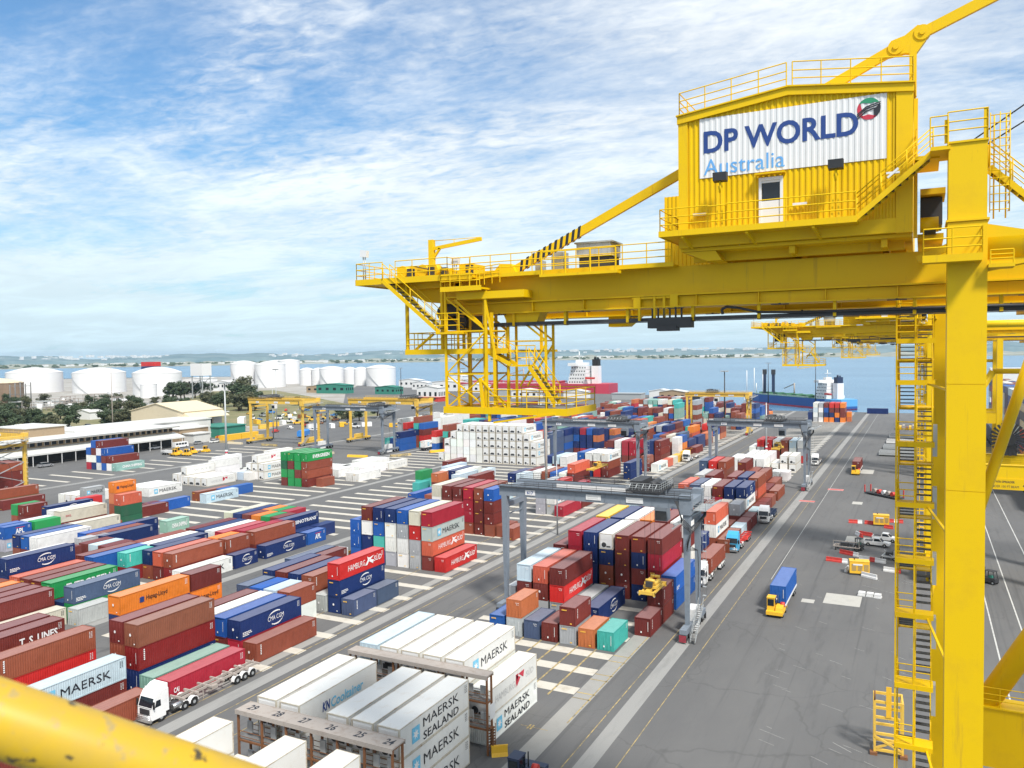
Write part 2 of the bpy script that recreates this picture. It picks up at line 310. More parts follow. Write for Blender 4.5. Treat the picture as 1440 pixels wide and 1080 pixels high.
# bushes and buildings dotted along the far shore (countless, one mass each)
s = MB(); w = MB(); rr = random.Random(5)
for i in range(900):
    a = radians(rr.uniform(4, 66)); r = rr.uniform(4330, 5000); x, y = -sin(a)*r, cos(a)*r
    if rr.random() < .8: s.lathe([(0, -1), (rr.uniform(7, 20), 3), (rr.uniform(5, 14), rr.uniform(7, 11)), (0, rr.uniform(10, 17))], 6, (x, y))
    elif rr.random() < .6: q = rr.uniform(10, 34); w.box(x-q, x+q, y-8, y+8, 2, rr.uniform(9, 17))
for i in range(260):
    a = radians(rr.choice((rr.uniform(50, 62), rr.uniform(26, 44), rr.uniform(8, 24)))); r = rr.uniform(7000, 7900); x, y = -sin(a)*r, cos(a)*r; q = rr.uniform(8, 26); z = rr.uniform(26, 50); w.box(x-q, x+q, y-10, y+10, z, z+rr.uniform(9, 20))
tag(s.build('far_shore_trees', LEAF), 'dark band of trees along the far shore', kind='stuff'); tag(w.build('far_shore_buildings', WHT), 'white buildings scattered along the far shore', kind='stuff')
# ---------------- shipping containers ----------------
CC = dict(m=(.165, .031, .026), b=(.255, .068, .038), r=(.52, .028, .026), c=(.36, .022, .040), o=(.74, .21, .03), a=(.56, .115, .065), n=(.012, .030, .125), u=(.018, .095, .36), l=(.50, .61, .68), w=(.74, .74, .72),
          g=(.38, .40, .42), k=(.60, .57, .47), t=(.06, .40, .36), e=(.02, .27, .075), s=(.065, .095, .175), d=(.21, .018, .018), G=(.015, .10, .05), v=(.24, .40, .35), h=(.25, .095, .055), y=(.72, .45, .05), O=(.50, .15, .06), R=(.76, .76, .74))
CN = dict(m='maroon', b='rust brown', r='red', c='crimson', o='orange', a='salmon red', n='navy', u='royal blue', l='pale blue', w='white', g='grey', k='cream', t='turquoise', e='green', s='slate blue', d='dark red', G='dark green', v='sage green', h='tan brown', y='yellow', O='rusty orange', R='white')
LEN = {20: 6.06, 40: 12.19}
LOGOW = dict(mae='black lettering', ms='two black words', ham='white bird lettering', cma='white arc lettering', hap='dark lettering', uasc='big white lettering', eve='white lettering', apl='white lettering', kn='blue lettering', oocl='small red lettering',
             lines='white lettering', cs='white lettering', trans='white lettering', wase='spaced letters', cai='white lettering', kl='white wheel mark', hamw='grey lettering', mk='white marks', v='vertical white letters')
def ribs(mb, fn, L, z0, z1, pitch, dep):
    n = max(2, int(L/pitch)); p = L/n
    for i in range(n):
        a = i*p; q = [(a, 0), (a+p*.22, 0), (a+p*.38, -dep), (a+p*.78, -dep), (a+p, 0)]
        for (u0, d0), (u1, d1) in zip(q[:-1], q[1:]): mb.quad(fn(u0, d0, z0), fn(u1, d1, z0), fn(u1, d1, z1), fn(u0, d0, z1))
CM = {}
def cmesh(L, H, kind):
    k = (L, H, kind)
    if k in CM: return CM[k]
    l = LEN[L]; s = MB(); R = {}
    if kind == 'R':
        for sx in (1, -1):
            n = int(l/1.0)
            for i in range(n):
                a, b_ = i*l/n+.012, (i+1)*l/n-.012; x = 1.2*sx
                s.quad((x, a, .2), (x, b_, .2), (x, b_, H-.12), (x, a, H-.12)) if sx > 0 else s.quad((x, b_, .2), (x, a, .2), (x, a, H-.12), (x, b_, H-.12))
            s.quad((1.19*sx, .05, .1), (1.19*sx, l-.05, .1), (1.19*sx, l-.05, H-.1), (1.19*sx, .05, H-.1))
        s.box(-1.17, 1.17, l-.08, l-.03, .15, H-.1)
    else:
        ribs(s, lambda u, d, z: (1.19+d, .12+u, z), l-.24, .15, H-.1, .28, .038); ribs(s, lambda u, d, z: (-1.19-d, l-.12-u, z), l-.24, .15, H-.1, .28, .038)
        ribs(s, lambda u, d, z: (1.1-u, l-.04+d, z), 2.2, .15, H-.1, .25, .04)
    s.quad((-1.15, .1, .12), (-1.15, l-.1, .12), (1.15, l-.1, .12), (1.15, .1, .12))
    R['body'] = s.mesh('body')
    s = MB()
    if kind == 'R': s.box(-1.2, 1.2, .02, l-.02, H-.07, H-.012)
    else: ribs(s, lambda u, d, z: (z, .1+u, H-.03+d*.7), l-.2, -1.19, 1.19, .3, .03)
    R['roof'] = s.mesh('roof')
    s = MB()
    for sx in (-1, 1):
        for y in (0, l-.14): s.box(*sorted((1.219*sx, 1.09*sx)), y, y+.14, .0, H)
        s.box(*sorted((1.215*sx, 1.12*sx)), .14, l-.14, .02, .17); s.box(*sorted((1.215*sx, 1.15*sx)), .14, l-.14, H-.09, H-.005)
    for y in (.005, l-.105): s.box(-1.09, 1.09, y, y+.1, .02, .17); s.box(-1.09, 1.09, y, y+.1, H-.12, H-.004)
    R['frame'] = s.mesh('frame')
    s = MB()
    for x in (-1.08, .01): pass
    s.box(-.535, .535, 0, .05, .18, H-.13)
    for x in (-.3, .26): s.tube((x, -.03, .16), (x, -.03, H-.12), .02, 5); s.box(x-.02, x+.12, -.045, -.01, 1.05, 1.13)
    for z in (.6, 1.3, 2.0): s.box(-.5, .5, -.012, 0, z, z+.03)
    R['door'] = s.mesh('door')
    s = MB(); ribs(s, lambda u, d, z: (-1.09+u, .05-d, z), 2.18, .17, H-.12, .24, .04); R['end_wall'] = s.mesh('end_wall')
    s = MB(); s.box(-1.06, 1.06, .02, .1, .18, H-.14); s.box(-.98, .98, -.005, .02, H*.62, H-.3); s.box(-.98, -.1, -.01, .02, .3, 1.0)
    R['unit'] = s.mesh('refrigeration_unit')
    s = MB(); s.lathe([(.0, 0), (.42, 0), (.42, .06), (.3, .08), (.0, .08)], 14); s.v = [(-.35+a, -.02-c_*.3, .78+b_) for a, b_, c_ in s.v]; s.box(.1, .8, -.02, .03, .38, .62); R['fan'] = s.mesh('fan_grille')
    s = MB(); s.box(-.85, .75, -.025, .03, .42, .98); s.box(-.6, .5, -.03, .03, .98, 1.16); R['fan2'] = s.mesh('fan_grille')
    CM[k] = R; return R
LM = {}
def logo(L, H, code):
    """flat print on the +X side: list of (mesh, material)"""
    k = (L, H, code)
    if k in LM: return LM[k]
    l = LEN[L]; X = 1.232; f = lambda u, v: (X, u, v); f2 = lambda u, v: (X+.004, u, v)
    out = []; A = MB(); B = MB(); C2 = MB()
    def star(u, v, r, colm=SKYINK):
        a = MB(); add_poly(a, [(u-r, v-r*1.15), (u+r, v-r*1.15), (u+r, v+r*1.15), (u-r, v+r*1.15)], f); out.append((a, colm))
        a = MB(); pts = []
        for i in range(14): q = pi/2+i*pi/7; rr_ = r*.82 if i % 2 == 0 else r*.36; pts.append((u+cos(q)*rr_, v+sin(q)*rr_))
        for i in range(14): add_poly(a, [(u, v), pts[i], pts[(i+1) % 14]], f2)
        out.append((a, WINK))
    def arcs(uc, vc, w, h):
        for sg in (1, -1):
            pts = []
            for i in range(7): q = .35+i*.30; pts.append((uc-sg*cos(q)*w, vc+sg*sin(q)*h))
            for i in range(6):
                th = .05+.05*math.sin(pi*i/6)
                add_poly(A, [pts[i], pts[i+1], (pts[i+1][0], pts[i+1][1]-th*2), (pts[i][0], pts[i][1]-th*2)], f)
    c = code
    if c in ('mae', 'ms'):
        z = 1.0 if L == 40 else .9
        if L == 40: star(l*.21, H*.5, .62); u0, u1 = l*.31, l*.83
        else: star(l*.16, H*.5, .45); u0, u1 = l*.30, l*.90
        if c == 'mae': add_text(A, 'MAERSK', u0, u1, H*.5-z*.5, H*.5+z*.5, f, bold=.025)
        else: add_text(A, 'MAERSK', u0, u1, H*.54, H*.54+z*.85, f, bold=.03); add_text(A, 'SEALAND', u0, u1, H*.12, H*.12+z*.78, f, bold=.01)
        out.append((A, BLKINK))
    elif c == 'ham':
        add_text(A, 'HAMBURG', l*.18, l*.55, H*.34, H*.34+.95, f, bold=.012, shear=.1); add_text(A, 'S\u00dcD', l*.75, l*.93, H*.38, H*.38+1.1, f, bold=.012, shear=.1)
        for q in ([(.55, .30), (.60, .30), (.66, .62), (.60, .85), (.615, .62)], [(.60, .80), (.67, .58), (.76, .80), (.66, .72)], [(.64, .5), (.73, .28), (.75, .5), (.67, .6)]): add_poly(A, [(a*l, b_*H) for a, b_ in q], f)
        out.append((A, WINK))
    elif c == 'hamw':
        add_text(A, 'HAMBURG', l*.14, l*.52, H*.36, H*.36+.8, f, bold=.0); add_text(A, 'S\u00dcD', l*.76, l*.92, H*.4, H*.4+.85, f, bold=0); out.append((A, GREYINK))
        for q in ([(.54, .30), (.60, .80), (.545, .82)], [(.60, .78), (.70, .52), (.72, .80)], [(.55, .80), (.64, .60), (.565, .34)]): add_poly(B, [(a*l, b_*H) for a, b_ in q], f)
        out.append((B, REDINK))
    elif c == 'cma':
        w = 3.2 if L == 40 else 2.6; uc = l*.56 if L == 40 else l*.52
        add_text(A, 'CMA CGM', uc-w*.5, uc+w*.5, H*.5-.33, H*.5+.33, f, bold=.035); arcs(uc, H*.5+.05, w*.48, .95)
        if L == 40:
            for i, (a, q) in enumerate(((.035, 1.6), (.035, 1.75), (.035, 1.2))):
                for j in range(5): add_poly(A, [(l*a+q*j/5, .85-i*.22), (l*a+q*(j+.82)/5, .85-i*.22), (l*a+q*(j+.82)/5, .97-i*.22), (l*a+q*j/5, .97-i*.22)], f)
        out.append((A, WINK))
    elif c == 'hap':
        u = l*.30 if L == 40 else l*.14; q = .42 if L == 40 else .36
        for z in (-.45, 0, .45): add_poly(B, [(u-q*1.1, H*.5+q*(z-.18)*1.4), (u+q, H*.5+q*(z-.18)*1.4), (u+q*.8, H*.5+q*(z+.18)*1.4), (u-q*.7, H*.5+q*(z+.18)*1.4)], f)
        add_poly(B, [(u-q*.2, H*.5-q), (u+q*.3, H*.5-q), (u+q*.3, H*.5+q), (u-q*.2, H*.5+q)], f2)
        out.append((B, NAVYINK)); add_text(A, 'Hapag-Lloyd', u+q*1.7, u+q*1.7+(3.7 if L == 40 else 3.8), H*.5-.42, H*.5+.42, f, bold=.01); out.append((A, BLKINK))
    elif c == 'kn':
        add_text(A, 'KN', l*.27, l*.365, H*.32, H*.32+.95, f, bold=.03, shear=.15); out.append((A, NAVYINK))
        add_text(B, 'Cooltainer', l*.375, l*.80, H*.30, H*.32+.98, f, bold=.02, shear=.15); out.append((B, SKYINK))
    else:
        tx = dict(uasc=('UASC', .30, .80, .42, WINK), eve=('EVERGREEN', .22, .88, .42, WINK), apl=('APL', .40, .72, .42, WINK), oocl=('OOCL', .10, .22, .17, REDINK), lines=('T. S. LINES', .52, .92, .34, WINK), cs=('CHINA SHIPPING', .22, .90, .36, WINK),
                  trans=('SINOTRANS', .35, .92, .30, WINK), wase=('W A S E', .25, .86, .26, GREYINK), cai=('CAI', .05, .115, .24, WINK), kl=('G LINE', .40, .86, .30, WINK)).get(c)
        if tx:
            t_, a, b_, hh, mm = tx; add_text(A, t_, l*a, l*b_, H*(.52-hh/2), H*(.52+hh/2), f, bold=.03)
            if c == 'kl':
                pts = [(l*.30+.5*cos(i*pi/6), H*.52+.5*sin(i*pi/6)) for i in range(12)]
                for i in range(12): add_poly(A, [pts[i], pts[(i+1) % 12], (l*.30+.3*cos((i+1)*pi/6), H*.52+.3*sin((i+1)*pi/6)), (l*.30+.3*cos(i*pi/6), H*.52+.3*sin(i*pi/6))], f)
            out.append((A, mm))
            if c == 'apl': add_poly(B, [(l*.4, H*.77), (l*.72, H*.77), (l*.74, H*.82), (l*.42, H*.82)], f); out.append((B, REDINK))
    # number blocks: rows of small marks at the far top corner, a vertical strip near the front
    if c not in ('R', 'hamw', 'kn', 'wase'):
        I = MB(); far = l-.95
        for i in range(5 if L == 40 else 4):
            for j in range(2):
                u = far+.1+.26*j; v = H-.42-i*.17; add_poly(I, [(u, v), (u+.15, v), (u+.15, v+.07), (u, v+.07)], f)
        if c in ('v', 'mk'):
            for i in range(6): add_poly(I, [(.78, H*.82-i*.24), (.96, H*.82-i*.24), (.96, H*.82-i*.24+.16), (.78, H*.82-i*.24+.16)], f)
        out.append((I, WINK if c not in ('mae', 'ms', 'hamw', 'kn', 'oocl', 'wase', 'pale') else BLKINK))
    LM[k] = [(a.mesh('lettering', mm)) for a, mm in out]; return LM[k]
EM = {}
def endmark(H, kind):
    if (H, kind) in EM: return EM[(H, kind)]
    s = MB(); f = lambda u, v: (u, -.05, v)
    if kind == 0: [add_poly(s, [(u, v), (u+.12, v), (u+.12, v+.09), (u, v+.09)], f) for u, v in ((.35, H-.5), (.55, H-.5), (.75, H-.5), (.45, H-.75), (.7, H-.75))]
    if kind == 1: add_poly(s, [(cos(i*pi/4)*.17-.1, sin(i*pi/4)*.2+H*.52) for i in range(8)], f); add_poly(s, [(.5, .35), (.72, .35), (.72, .5), (.5, .5)], f)
    if kind == 2: [add_poly(s, [(-.85+i*.2, H-.55), (-.7+i*.2, H-.55), (-.7+i*.2, H-.38), (-.85+i*.2, H-.38)], f) for i in range(4)]; add_poly(s, [(.4, .3), (.7, .3), (.7, .45), (.4, .45)], f)
    if kind == 3: [add_poly(s, [(.8, v), (.86, v), (.86, v+1.4), (.8, v+1.4)], f) for v in (H*.3,)]; add_poly(s, [(-.3, .5), (-.1, .5), (-.1, .75), (-.3, .75)], f)
    EM[(H, kind)] = s.mesh('end_marks', WINK if kind != 2 else YINK); return EM[(H, kind)]
CONTS = []   # (block, XR, Y, L, H, col, tier, ntiers, colour, logo, phrase)
ORD = ['', 'first', 'second', 'third', 'fourth', 'fifth', 'sixth', 'seventh', 'eighth', 'ninth', 'tenth', 'eleventh', 'twelfth', 'thirteenth', 'fourteenth']
def S(XR, Y, L, cols, H=2.7, phrase=None):
    for ci, cs in enumerate(cols.split('|')):
        tk = [x for x in cs.split(',') if x]
        for ti, tkn in enumerate(tk):
            a = tkn.split('.'); CONTS.append([XR-2.86*ci, Y, L, H, ci+1, ti, len(tk), a[0], a[1] if len(a) > 1 else '', phrase])
# --- quayside block ---
S(-37.9, 104.5, 20, 't|O|g,m.v|m|s|g,O|u')
S(-35.0, 112.2, 20, 'm.mk'); S(-35.0, 118.5, 20, 'm,m.mk'); S(-35.0, 125.9, 40, 'u,u.cma')
S(-43.6, 113.7, 40, 'n.cma|g')
S(-49.3, 113.7, 40, 'g,r.ham,m.mk|g,m,a|m,m,l')
S(-37.9, 128.1, 40, 'm,d,c,m|n,m,n,m|m,m,m,m|b,b,n,R|n,n,n,n|c,c,c,c|m,m,m')
S(-37.9, 141.5, 40, 'w,w,m,w|m,r,m,m|b,m,m,o|g,b,w,w|n,m,n,n|m,u,m,y|n,m,b'); S(-37.9, 155.0, 20, 'm,n|b,c|m,m|g,m,l|m,b,s')
S(-37.9, 166.9, 40, 'b,w.mae,a|'); S(-40.8, 174.0, 20, 'w.mae,n.cma'); S(-43.6, 167.4, 40, 'b,m,b|m,e.eve,n|m,b,b|m,m,m|t,m,l|g,u')
S(-35.0, 166.0, 40, 'b'); S(-35.0, 178.7, 20, 'l'); S(-35.0, 184.9, 20, 'm'); S(-35.0, 191.3, 20, 'm'); S(-35.0, 199.0, 20, 'l'); S(-35.0, 205.5, 20, 'm'); S(-35.0, 212, 20, 'm'); S(-35.0, 219, 20, 'b')
S(-37.9, 181.0, 20, 'b|m|b,m|m,n|b,m,m'); S(-37.9, 191.3, 20, 'm,g.mk|b,k'); S(-43.6, 183, 40, 'm,b|w,m|b,b,m')
S(-37.9, 199.1, 40, 'b,w.mae,n.cma|m,n,n|r,c,m|m,w,w|b,n,s|m,b,a'); S(-37.9, 215.4, 40, 'b,a,b|m,m,n|g,m,m|m,s|n,r,m|b,m,g')
S(-35.0, 229, 40, 'b'); S(-37.9, 230, 40, 'm|b,m|n,b|m,m'); S(-52.2, 243.8, 40, 'm,b,b|g,r,r|m,n,s'); S(-37.9, 244, 40, 'b|m,b|r,b|n,b,m')
S(-37.4, 265.5, 20, 'w|w|w'); S(-46.2, 273, 40, 'w,w|w,w|w,w|w,w', 2.75); S(-37.6, 284.5, 40, 'R,R|R,R|R'); S(-46.2, 287, 40, 'w,w|w,w|w,w')
S(-37.9, 308.4, 40, 'r,g,w|g,w,l|g,b,b|m,m,w|g,r,r|k,g,r|g,w')
S(-35.4, 492, 20, 'O,o'); S(-38.3, 486, 40, 'o,m,m,o|n,o,m,r|o,n,m,r|o,n,u,m|w,g,w,g|g,w,l,w|n,n')
# --- middle block ---
S(-80.6, 51.4, 40, 'b'); S(-86.3, 52.6, 40, 'm,l.mae|m'); S(-92.1, 52.8, 40, 'm,r,b.mk'); S(-97.8, 52.6, 40, 'm,m,m.lines|m,m,m', 2.85)
S(-80.6, 37.5, 40, 'm|w,w|c,w|m,m|b,m,m|n,m,m')
S(-86.4, 66.6, 40, 'n,d.v,h|m,b,m.kl', 2.88); S(-80.5, 66.2, 40, 'c.cai|v'); S(-100.6, 74.8, 40, 'g,n,o.hap'); S(-100.6, 87.3, 20, 'm,o.hap,m')
S(-80.3, 80.2, 40, 'b.v|c,n.cma|m,u|b,w|m,m'); S(-86.3, 93.3, 20, 'w.mk,b|m,l|n,u|n,s')
S(-80.5, 101.5, 20, 's.mk'); S(-80.5, 107.8, 20, 's'); S(-83.4, 101.7, 40, 'n,n.cma,r.ham'); S(-86.2, 101.4, 20, 'g'); S(-89.1, 101.9, 40, 'm,b.v|n,n|m,m|n,n')
S(-104.0, 117.1, 40, 'm|s')
S(-80.6, 129.4, 40, 'r.ham|m,a.ham,g.mae,c|g,g,r,k|w,w,g,u|g,w,w,n|u,t,u,n|n,n,w,m|u,u,u', 2.84)
S(-80.6, 158, 20, 'b'); S(-83.5, 160, 20, 'b'); S(-86.3, 159.5, 20, 'b,m,m,u'); S(-89.2, 160, 40, 'm,m,m,b|b,c,c,c|m,m,m,m|m,m,m,m|g,k,w,k')
S(-86.3, 187, 40, 'g,g,g'); S(-83.5, 187.5, 40, 'g,w.ms,r'); S(-80.6, 186, 40, 'c'); S(-80.6, 198.6, 40, 'm'); S(-83.5, 200.2, 40, 'm,c'); S(-117.5, 206, 40, 'n,m|n|w,l'); S(-103, 190, 40, 'l|m,n|l')
S(-126.0, 187, 40, 'u'); S(-117.6, 187, 40, 'm|b'); S(-135.3, 203, 20, 't'); S(-137.9, 208.5, 20, 't,e.eve'); S(-130.4, 206, 20, 'm,O'); S(-126.0, 213, 40, 'm,w|m,n|l,w'); S(-135.5, 220, 40, 'w,l|n'); S(-141.5, 230.2, 40, 'm,m'); S(-138.6, 228, 40, 'm|'); S(-129.5, 229, 40, 'l'); S(-106, 215, 40, 'l,l|w,n')
S(-92.1, 221.6, 40, 'b,m,a|m,w|n,u|m,b|w,w|m,m'); S(-91.8, 249.5, 40, 'm,b,w.mae|r,r,w|n,b,w|n,m,u'); S(-84.0, 249, 40, 'n,n'); S(-109.5, 256, 40, 'w,w|m,l|l,n'); S(-84.0, 267.5, 20, 'm,b'); S(-80.6, 268, 40, 'w.mae'); S(-80.6, 281, 20, 'a'); S(-80.6, 287.5, 20, 'k'); S(-80.6, 294, 20, 'y')
S(-94.9, 287, 40, 'm,c,c|m,c,c|g,w,w|b,n,m'); S(-86.3, 291, 40, 'm,m,m|b,n,n'); S(-83.5, 304.6, 20, 'w,w.mae,w.mae'); S(-80.6, 306, 20, 'y'); S(-83.5, 312, 20, 'm,o.hap,u|m,b'); S(-80.6, 320, 40, 'm|b,n.cma|m,n,s')
S(-115.2, 302.5, 20, 'm,n,O,n|m,n,n,u|c,n,n,c|m,n,u,n'); S(-104, 302, 40, 'n,n|b,n|m,m'); S(-118, 329, 40, 'n,s,O|m,n,n|n,s,b|b,m,t')
# --- inner block ---
S(-116.9, 79.6, 20, 'g'); S(-119.8, 81.0, 40, 'e,s.cma|n|m,e.eve|m,m|m,m|m,a|o,n,n.cma|n,w'); S(-119.8, 67.5, 40, 'k|m,m.mk|m,m|b,m|m,o|m,b')
S(-120.0, 102, 40, 'w.mae'); S(-119.9, 114.8, 20, 'n.cma'); S(-120.0, 123.1, 40, 'n.cma'); S(-120.1, 136, 20, 'u.apl|n'); S(-122.9, 142.6, 20, 'n')
S(-123.2, 102.8, 40, 'd,b.v|m,a|b,n'); S(-122.8, 115.6, 20, 'm,b.v|m,o'); S(-122.8, 123.0, 40, 'm,b|b,c'); S(-131.7, 99.6, 20, 'd,t.v'); S(-134.6, 95, 40, 'm,u|b,m'); S(-140.1, 101.7, 20, 'n,m.mk|b,l|n,m'); S(-131.4, 106.5, 40, 'm,n|m,w|b,b'); S(-128.5, 120, 40, 'm,c|m,w|w,n|b,m')
S(-125.6, 134, 40, 'n,n.trans'); S(-128.6, 136.1, 20, 'u.v,m.kl|m,e|m,o|b,m|n,n|m,k'); S(-131.5, 142.5, 20, 'm,c|m,e|b,o|n,n|m,k')
S(-148.9, 107.5, 40, 'm,n|n,b|b,u'); S(-146, 88.5, 40, 'n,m|b,w')
S(-149.0, 123.2, 20, 'w,v.cs'); S(-154.9, 113.5, 40, 'n,n.cma'); S(-150.5, 104, 20, 'w,g'); S(-166.0, 112.2, 40, 'n,k.oocl'); S(-160.2, 100.8, 40, 'n,w|m,u|b,n')
S(-176.8, 104.2, 20, 'g.ms,u.apl|m,u'); S(-176.8, 111.0, 20, 'o.hap,e.eve|b,w'); S(-182.4, 120.8, 40, 'm,k.oocl|m,w'); S(-171.8, 117, 40, 'b|n')
S(-198.5, 122.0, 20, 'm,m.mk|b,e'); S(-191.4, 123.5, 40, 'n,n.cma'); S(-194.5, 134.5, 20, 'm,r'); S(-175.2, 131.5, 20, 'G.uasc,G.uasc,a.mk'); S(-178.6, 132.6, 20, 'b,b,O,o.hap'); S(-181.5, 138.6, 40, 'm|m')
S(-183.3, 147.4, 40, 'u.mk'); S(-186.0, 141, 20, 'n'); S(-186.3, 165, 40, 'b'); S(-181.1, 163.2, 40, 'l.mae'); S(-183.7, 171.7, 40, 'u')
# --- landward block ---
S(-206.0, 164.2, 40, 'w.mae|w|w|w'); S(-208.6, 145.6, 20, 'g,g.mae'); S(-214.6, 147, 40, 'R|R|w'); S(-226, 133, 40, 'm|e,b')
S(-204.3, 184.6, 40, 'R.hamw|R|R|R'); S(-215.8, 186.6, 40, 'R,R.wase'); S(-218.7, 188, 40, 'R|R'); S(-226.9, 209.7, 40, 'w,w.mae'); S(-221.2, 203, 40, 'R,w'); S(-201.0, 199.5, 20, 'w|l|w'); S(-207, 208, 40, 'w|w')
S(-197.3, 202.6, 40, 'R.mae,R.mae|R,R,R.hamw|R,R'); S(-203.0, 214, 40, 'R,R|R,R,R')
S(-173.0, 196.5, 40, 'm,b,b,e.eve|e,m,e,e|e,e,m,e|m,e,G,e'); S(-169.0, 198.7, 20, 'b')
S(-177.0, 216.5, 40, 'w|w|w|w|w'); S(-164.6, 211.5, 40, 'w|w'); S(-171.0, 237.0, 40, 'R.wase'); S(-172.0, 224.8, 40, 'w|w|w|w'); S(-180, 238, 40, 'w|w|w')
S(-264.3, 197.0, 40, 'v.cs|w,m.v|u,m,u.mk|w,u,w,m.v|n,w,m,u|c,w,u', 2.72, 'lone stack before the long white shed')
S(-262, 149, 40, 'm,m,b|m,d,m|c,m,b', 2.8, 'stack inside the yellow gantry'); S(-268, 133, 40, 'm,m,m|m,b,b', 2.8, 'stack inside the yellow gantry')
# --- reefer wall and reefer racks ---
S(-126.2, 267, 40, 'R,R.mae,R.mae|R,R,R,R.mae|'+'|'.join(['R,R,R,R,R']*10).replace('R,R,R,R,R', 'R,R,R,R,R.mae', 1)+'|R,R,R,R|R,R,R|R', 2.88, 'long white reefer wall')
S(-40.8, 73.5, 40, 'w.ms,R.hamw|R,R,R.mae|R,R,R|R,R,R|R,R,R|R,l,l', 2.9, 'rear reefer rack'); S(-40.8, 57.4, 40, 'R.mae,R.mae,R.ms|R,R,R|R,R,R||R,R,R.kn|R,R,R', 2.9, 'front reefer rack')
S(-41.2, 40.2, 40, 'R,R,R||R,R,R.hap||R,R|R,R,R', 2.9, 'nearest reefer row'); S(-52.2, 57.4, 40, '', 2.9)
# --- far stacks filled by eye ---
rr = random.Random(21)
PAL = 'mmmmmbbbbbnnnnuurscaowgktvO'
def fill(X0, nc, Ys, L, lo, hi, dens=.9, pal=PAL, H=2.72, skip=()):
    for Y in Ys:
        h = rr.randint(lo, hi)
        cols = []
        for c in range(nc):
            if rr.random() > dens: cols.append(''); continue
            hh = max(1, min(hi, h+rr.choice((-1, -1, 0, 0, 0, 1)))); base = rr.choice(pal)
            cols.append(','.join(rr.choice(pal) if rr.random() < .75 else base for _ in range(hh)))
        S(X0, Y, L, '|'.join(cols), H)
fill(-126.5, 13, [281+13.4*i for i in range(6)], 40, 4, 5, .97, 'mmbbnnuurscaovwks')
fill(-83.5, 9, [336, 350, 364, 378], 40, 1, 3, .75); fill(-83.5, 8, [426, 440, 454, 468], 40, 2, 4, .85, 'mmmbbnnuwkgvo'); fill(-83.5, 9, [486, 500, 514, 528], 40, 1, 3, .8)
fill(-112, 6, [345, 359], 40, 2, 4, .85); fill(-112, 13, [392, 406, 420, 434, 448, 462, 476], 40, 2, 5, .92, 'mmmbbbnnuwkgtv'); fill(-112, 13, [492, 506, 520, 534], 40, 2, 4, .9, 'mmbbmmgvnuw')
fill(-165, 9, [296, 309.6, 323, 337, 351, 365], 40, 2, 5, .9, 'mmbbnnuusctrwv'); fill(-165, 12, [381, 395, 410, 424, 440, 455, 470], 40, 2, 4, .85, 'mmbbwkgnuw'); fill(-165, 14, [488, 503, 518, 533, 550], 40, 1, 3, .8)
fill(-197, 4, [286, 300], 40, 3, 5, .95, 'mmbnnuutr'); fill(-207, 6, [318, 332, 346], 40, 4, 5, .95, 'RRRRwR'); fill(-215, 10, [372, 388, 404, 420, 436, 452], 40, 2, 4, .8); fill(-225, 12, [470, 490, 510, 530, 550], 40, 1, 3, .7, 'mbwkgnuww')
fill(-50, 5, [540, 553], 20, 1, 2, .5)
# ---------------- which containers show: the largest in view become things, the rest one mass ----------------
import numpy as np
C_ = [c for c in CONTS]
lo_ = np.array([(c[0]-2.44, c[1], c[5]*c[3]) for c in C_]); hi_ = np.array([(c[0], c[1]+LEN[c[2]], (c[5]+1)*c[3]) for c in C_])
eye = np.array([0, 0, CAMZ]); R_ = np.array([r2, u2, fw])
def project(P):
    d = (P-eye)@R_.T; return 720+1133.2*d[:, 0]/d[:, 2], 540-1133.2*d[:, 1]/d[:, 2], d[:, 2]
score = np.zeros(len(C_))
for i, c in enumerate(C_):
    a, b_ = lo_[i], hi_[i]
    pts = []
    for f_ in (.15, .5, .85):
        for g_ in (.2, .8):
            pts += [(b_[0]+.02, a[1]+f_*(b_[1]-a[1]), a[2]+g_*(b_[2]-a[2])), (a[0]+f_*2.44, a[1]-.02, a[2]+g_*(b_[2]-a[2]))]
        pts.append((a[0]+1.2, a[1]+f_*(b_[1]-a[1]), b_[2]+.02))
    pts = np.array(pts); px, py, dp = project(pts); inf = (px > -40) & (px < 1480) & (py > 0) & (py < 1120) & (dp > 0)
    if not inf.any(): score[i] = -1; continue
    vis = 0
    near = np.hypot(lo_[:, 0], lo_[:, 1]) < np.hypot(a[0], a[1])+14
    l2, h2 = lo_[near], hi_[near]
    for p, ok in zip(pts, inf):
        if not ok: continue
        d = eye-p; t1 = (l2-p)/d; t2 = (h2-p)/d
        tn = np.minimum(t1, t2).max(1); tf = np.maximum(t1, t2).min(1)
        if not ((tf > np.maximum(tn, 1e-4))).any(): vis += 1
    score[i] = vis/len(pts)*LEN[c[2]]*2.7*2.2/(dp.mean()**2)*1133**2
isR = np.array([c[7] == 'R' for c in C_])
pick = set()
for mask, k in ((~isR, 292), (isR, 92)):
    ids = [i for i in np.argsort(-score) if mask[i] and score[i] > 3][:k]; pick |= set(ids)
def block_of(c):
    x = c[0]
    return 'quayside block' if x > -62 else 'middle block' if x > -112 else 'inner block' if x > -160 else 'landward block'
rows = {}
for c in C_:
    if not c[9]: rows.setdefault(block_of(c), set()).add(round(c[1]/13.4))
def phrase(c):
    if c[9]: return c[9]
    b_ = block_of(c); r = sorted(rows[b_]).index(round(c[1]/13.4))+1
    return (ORD[r] if r < len(ORD) else 'far')+' row of '+b_
used = {}
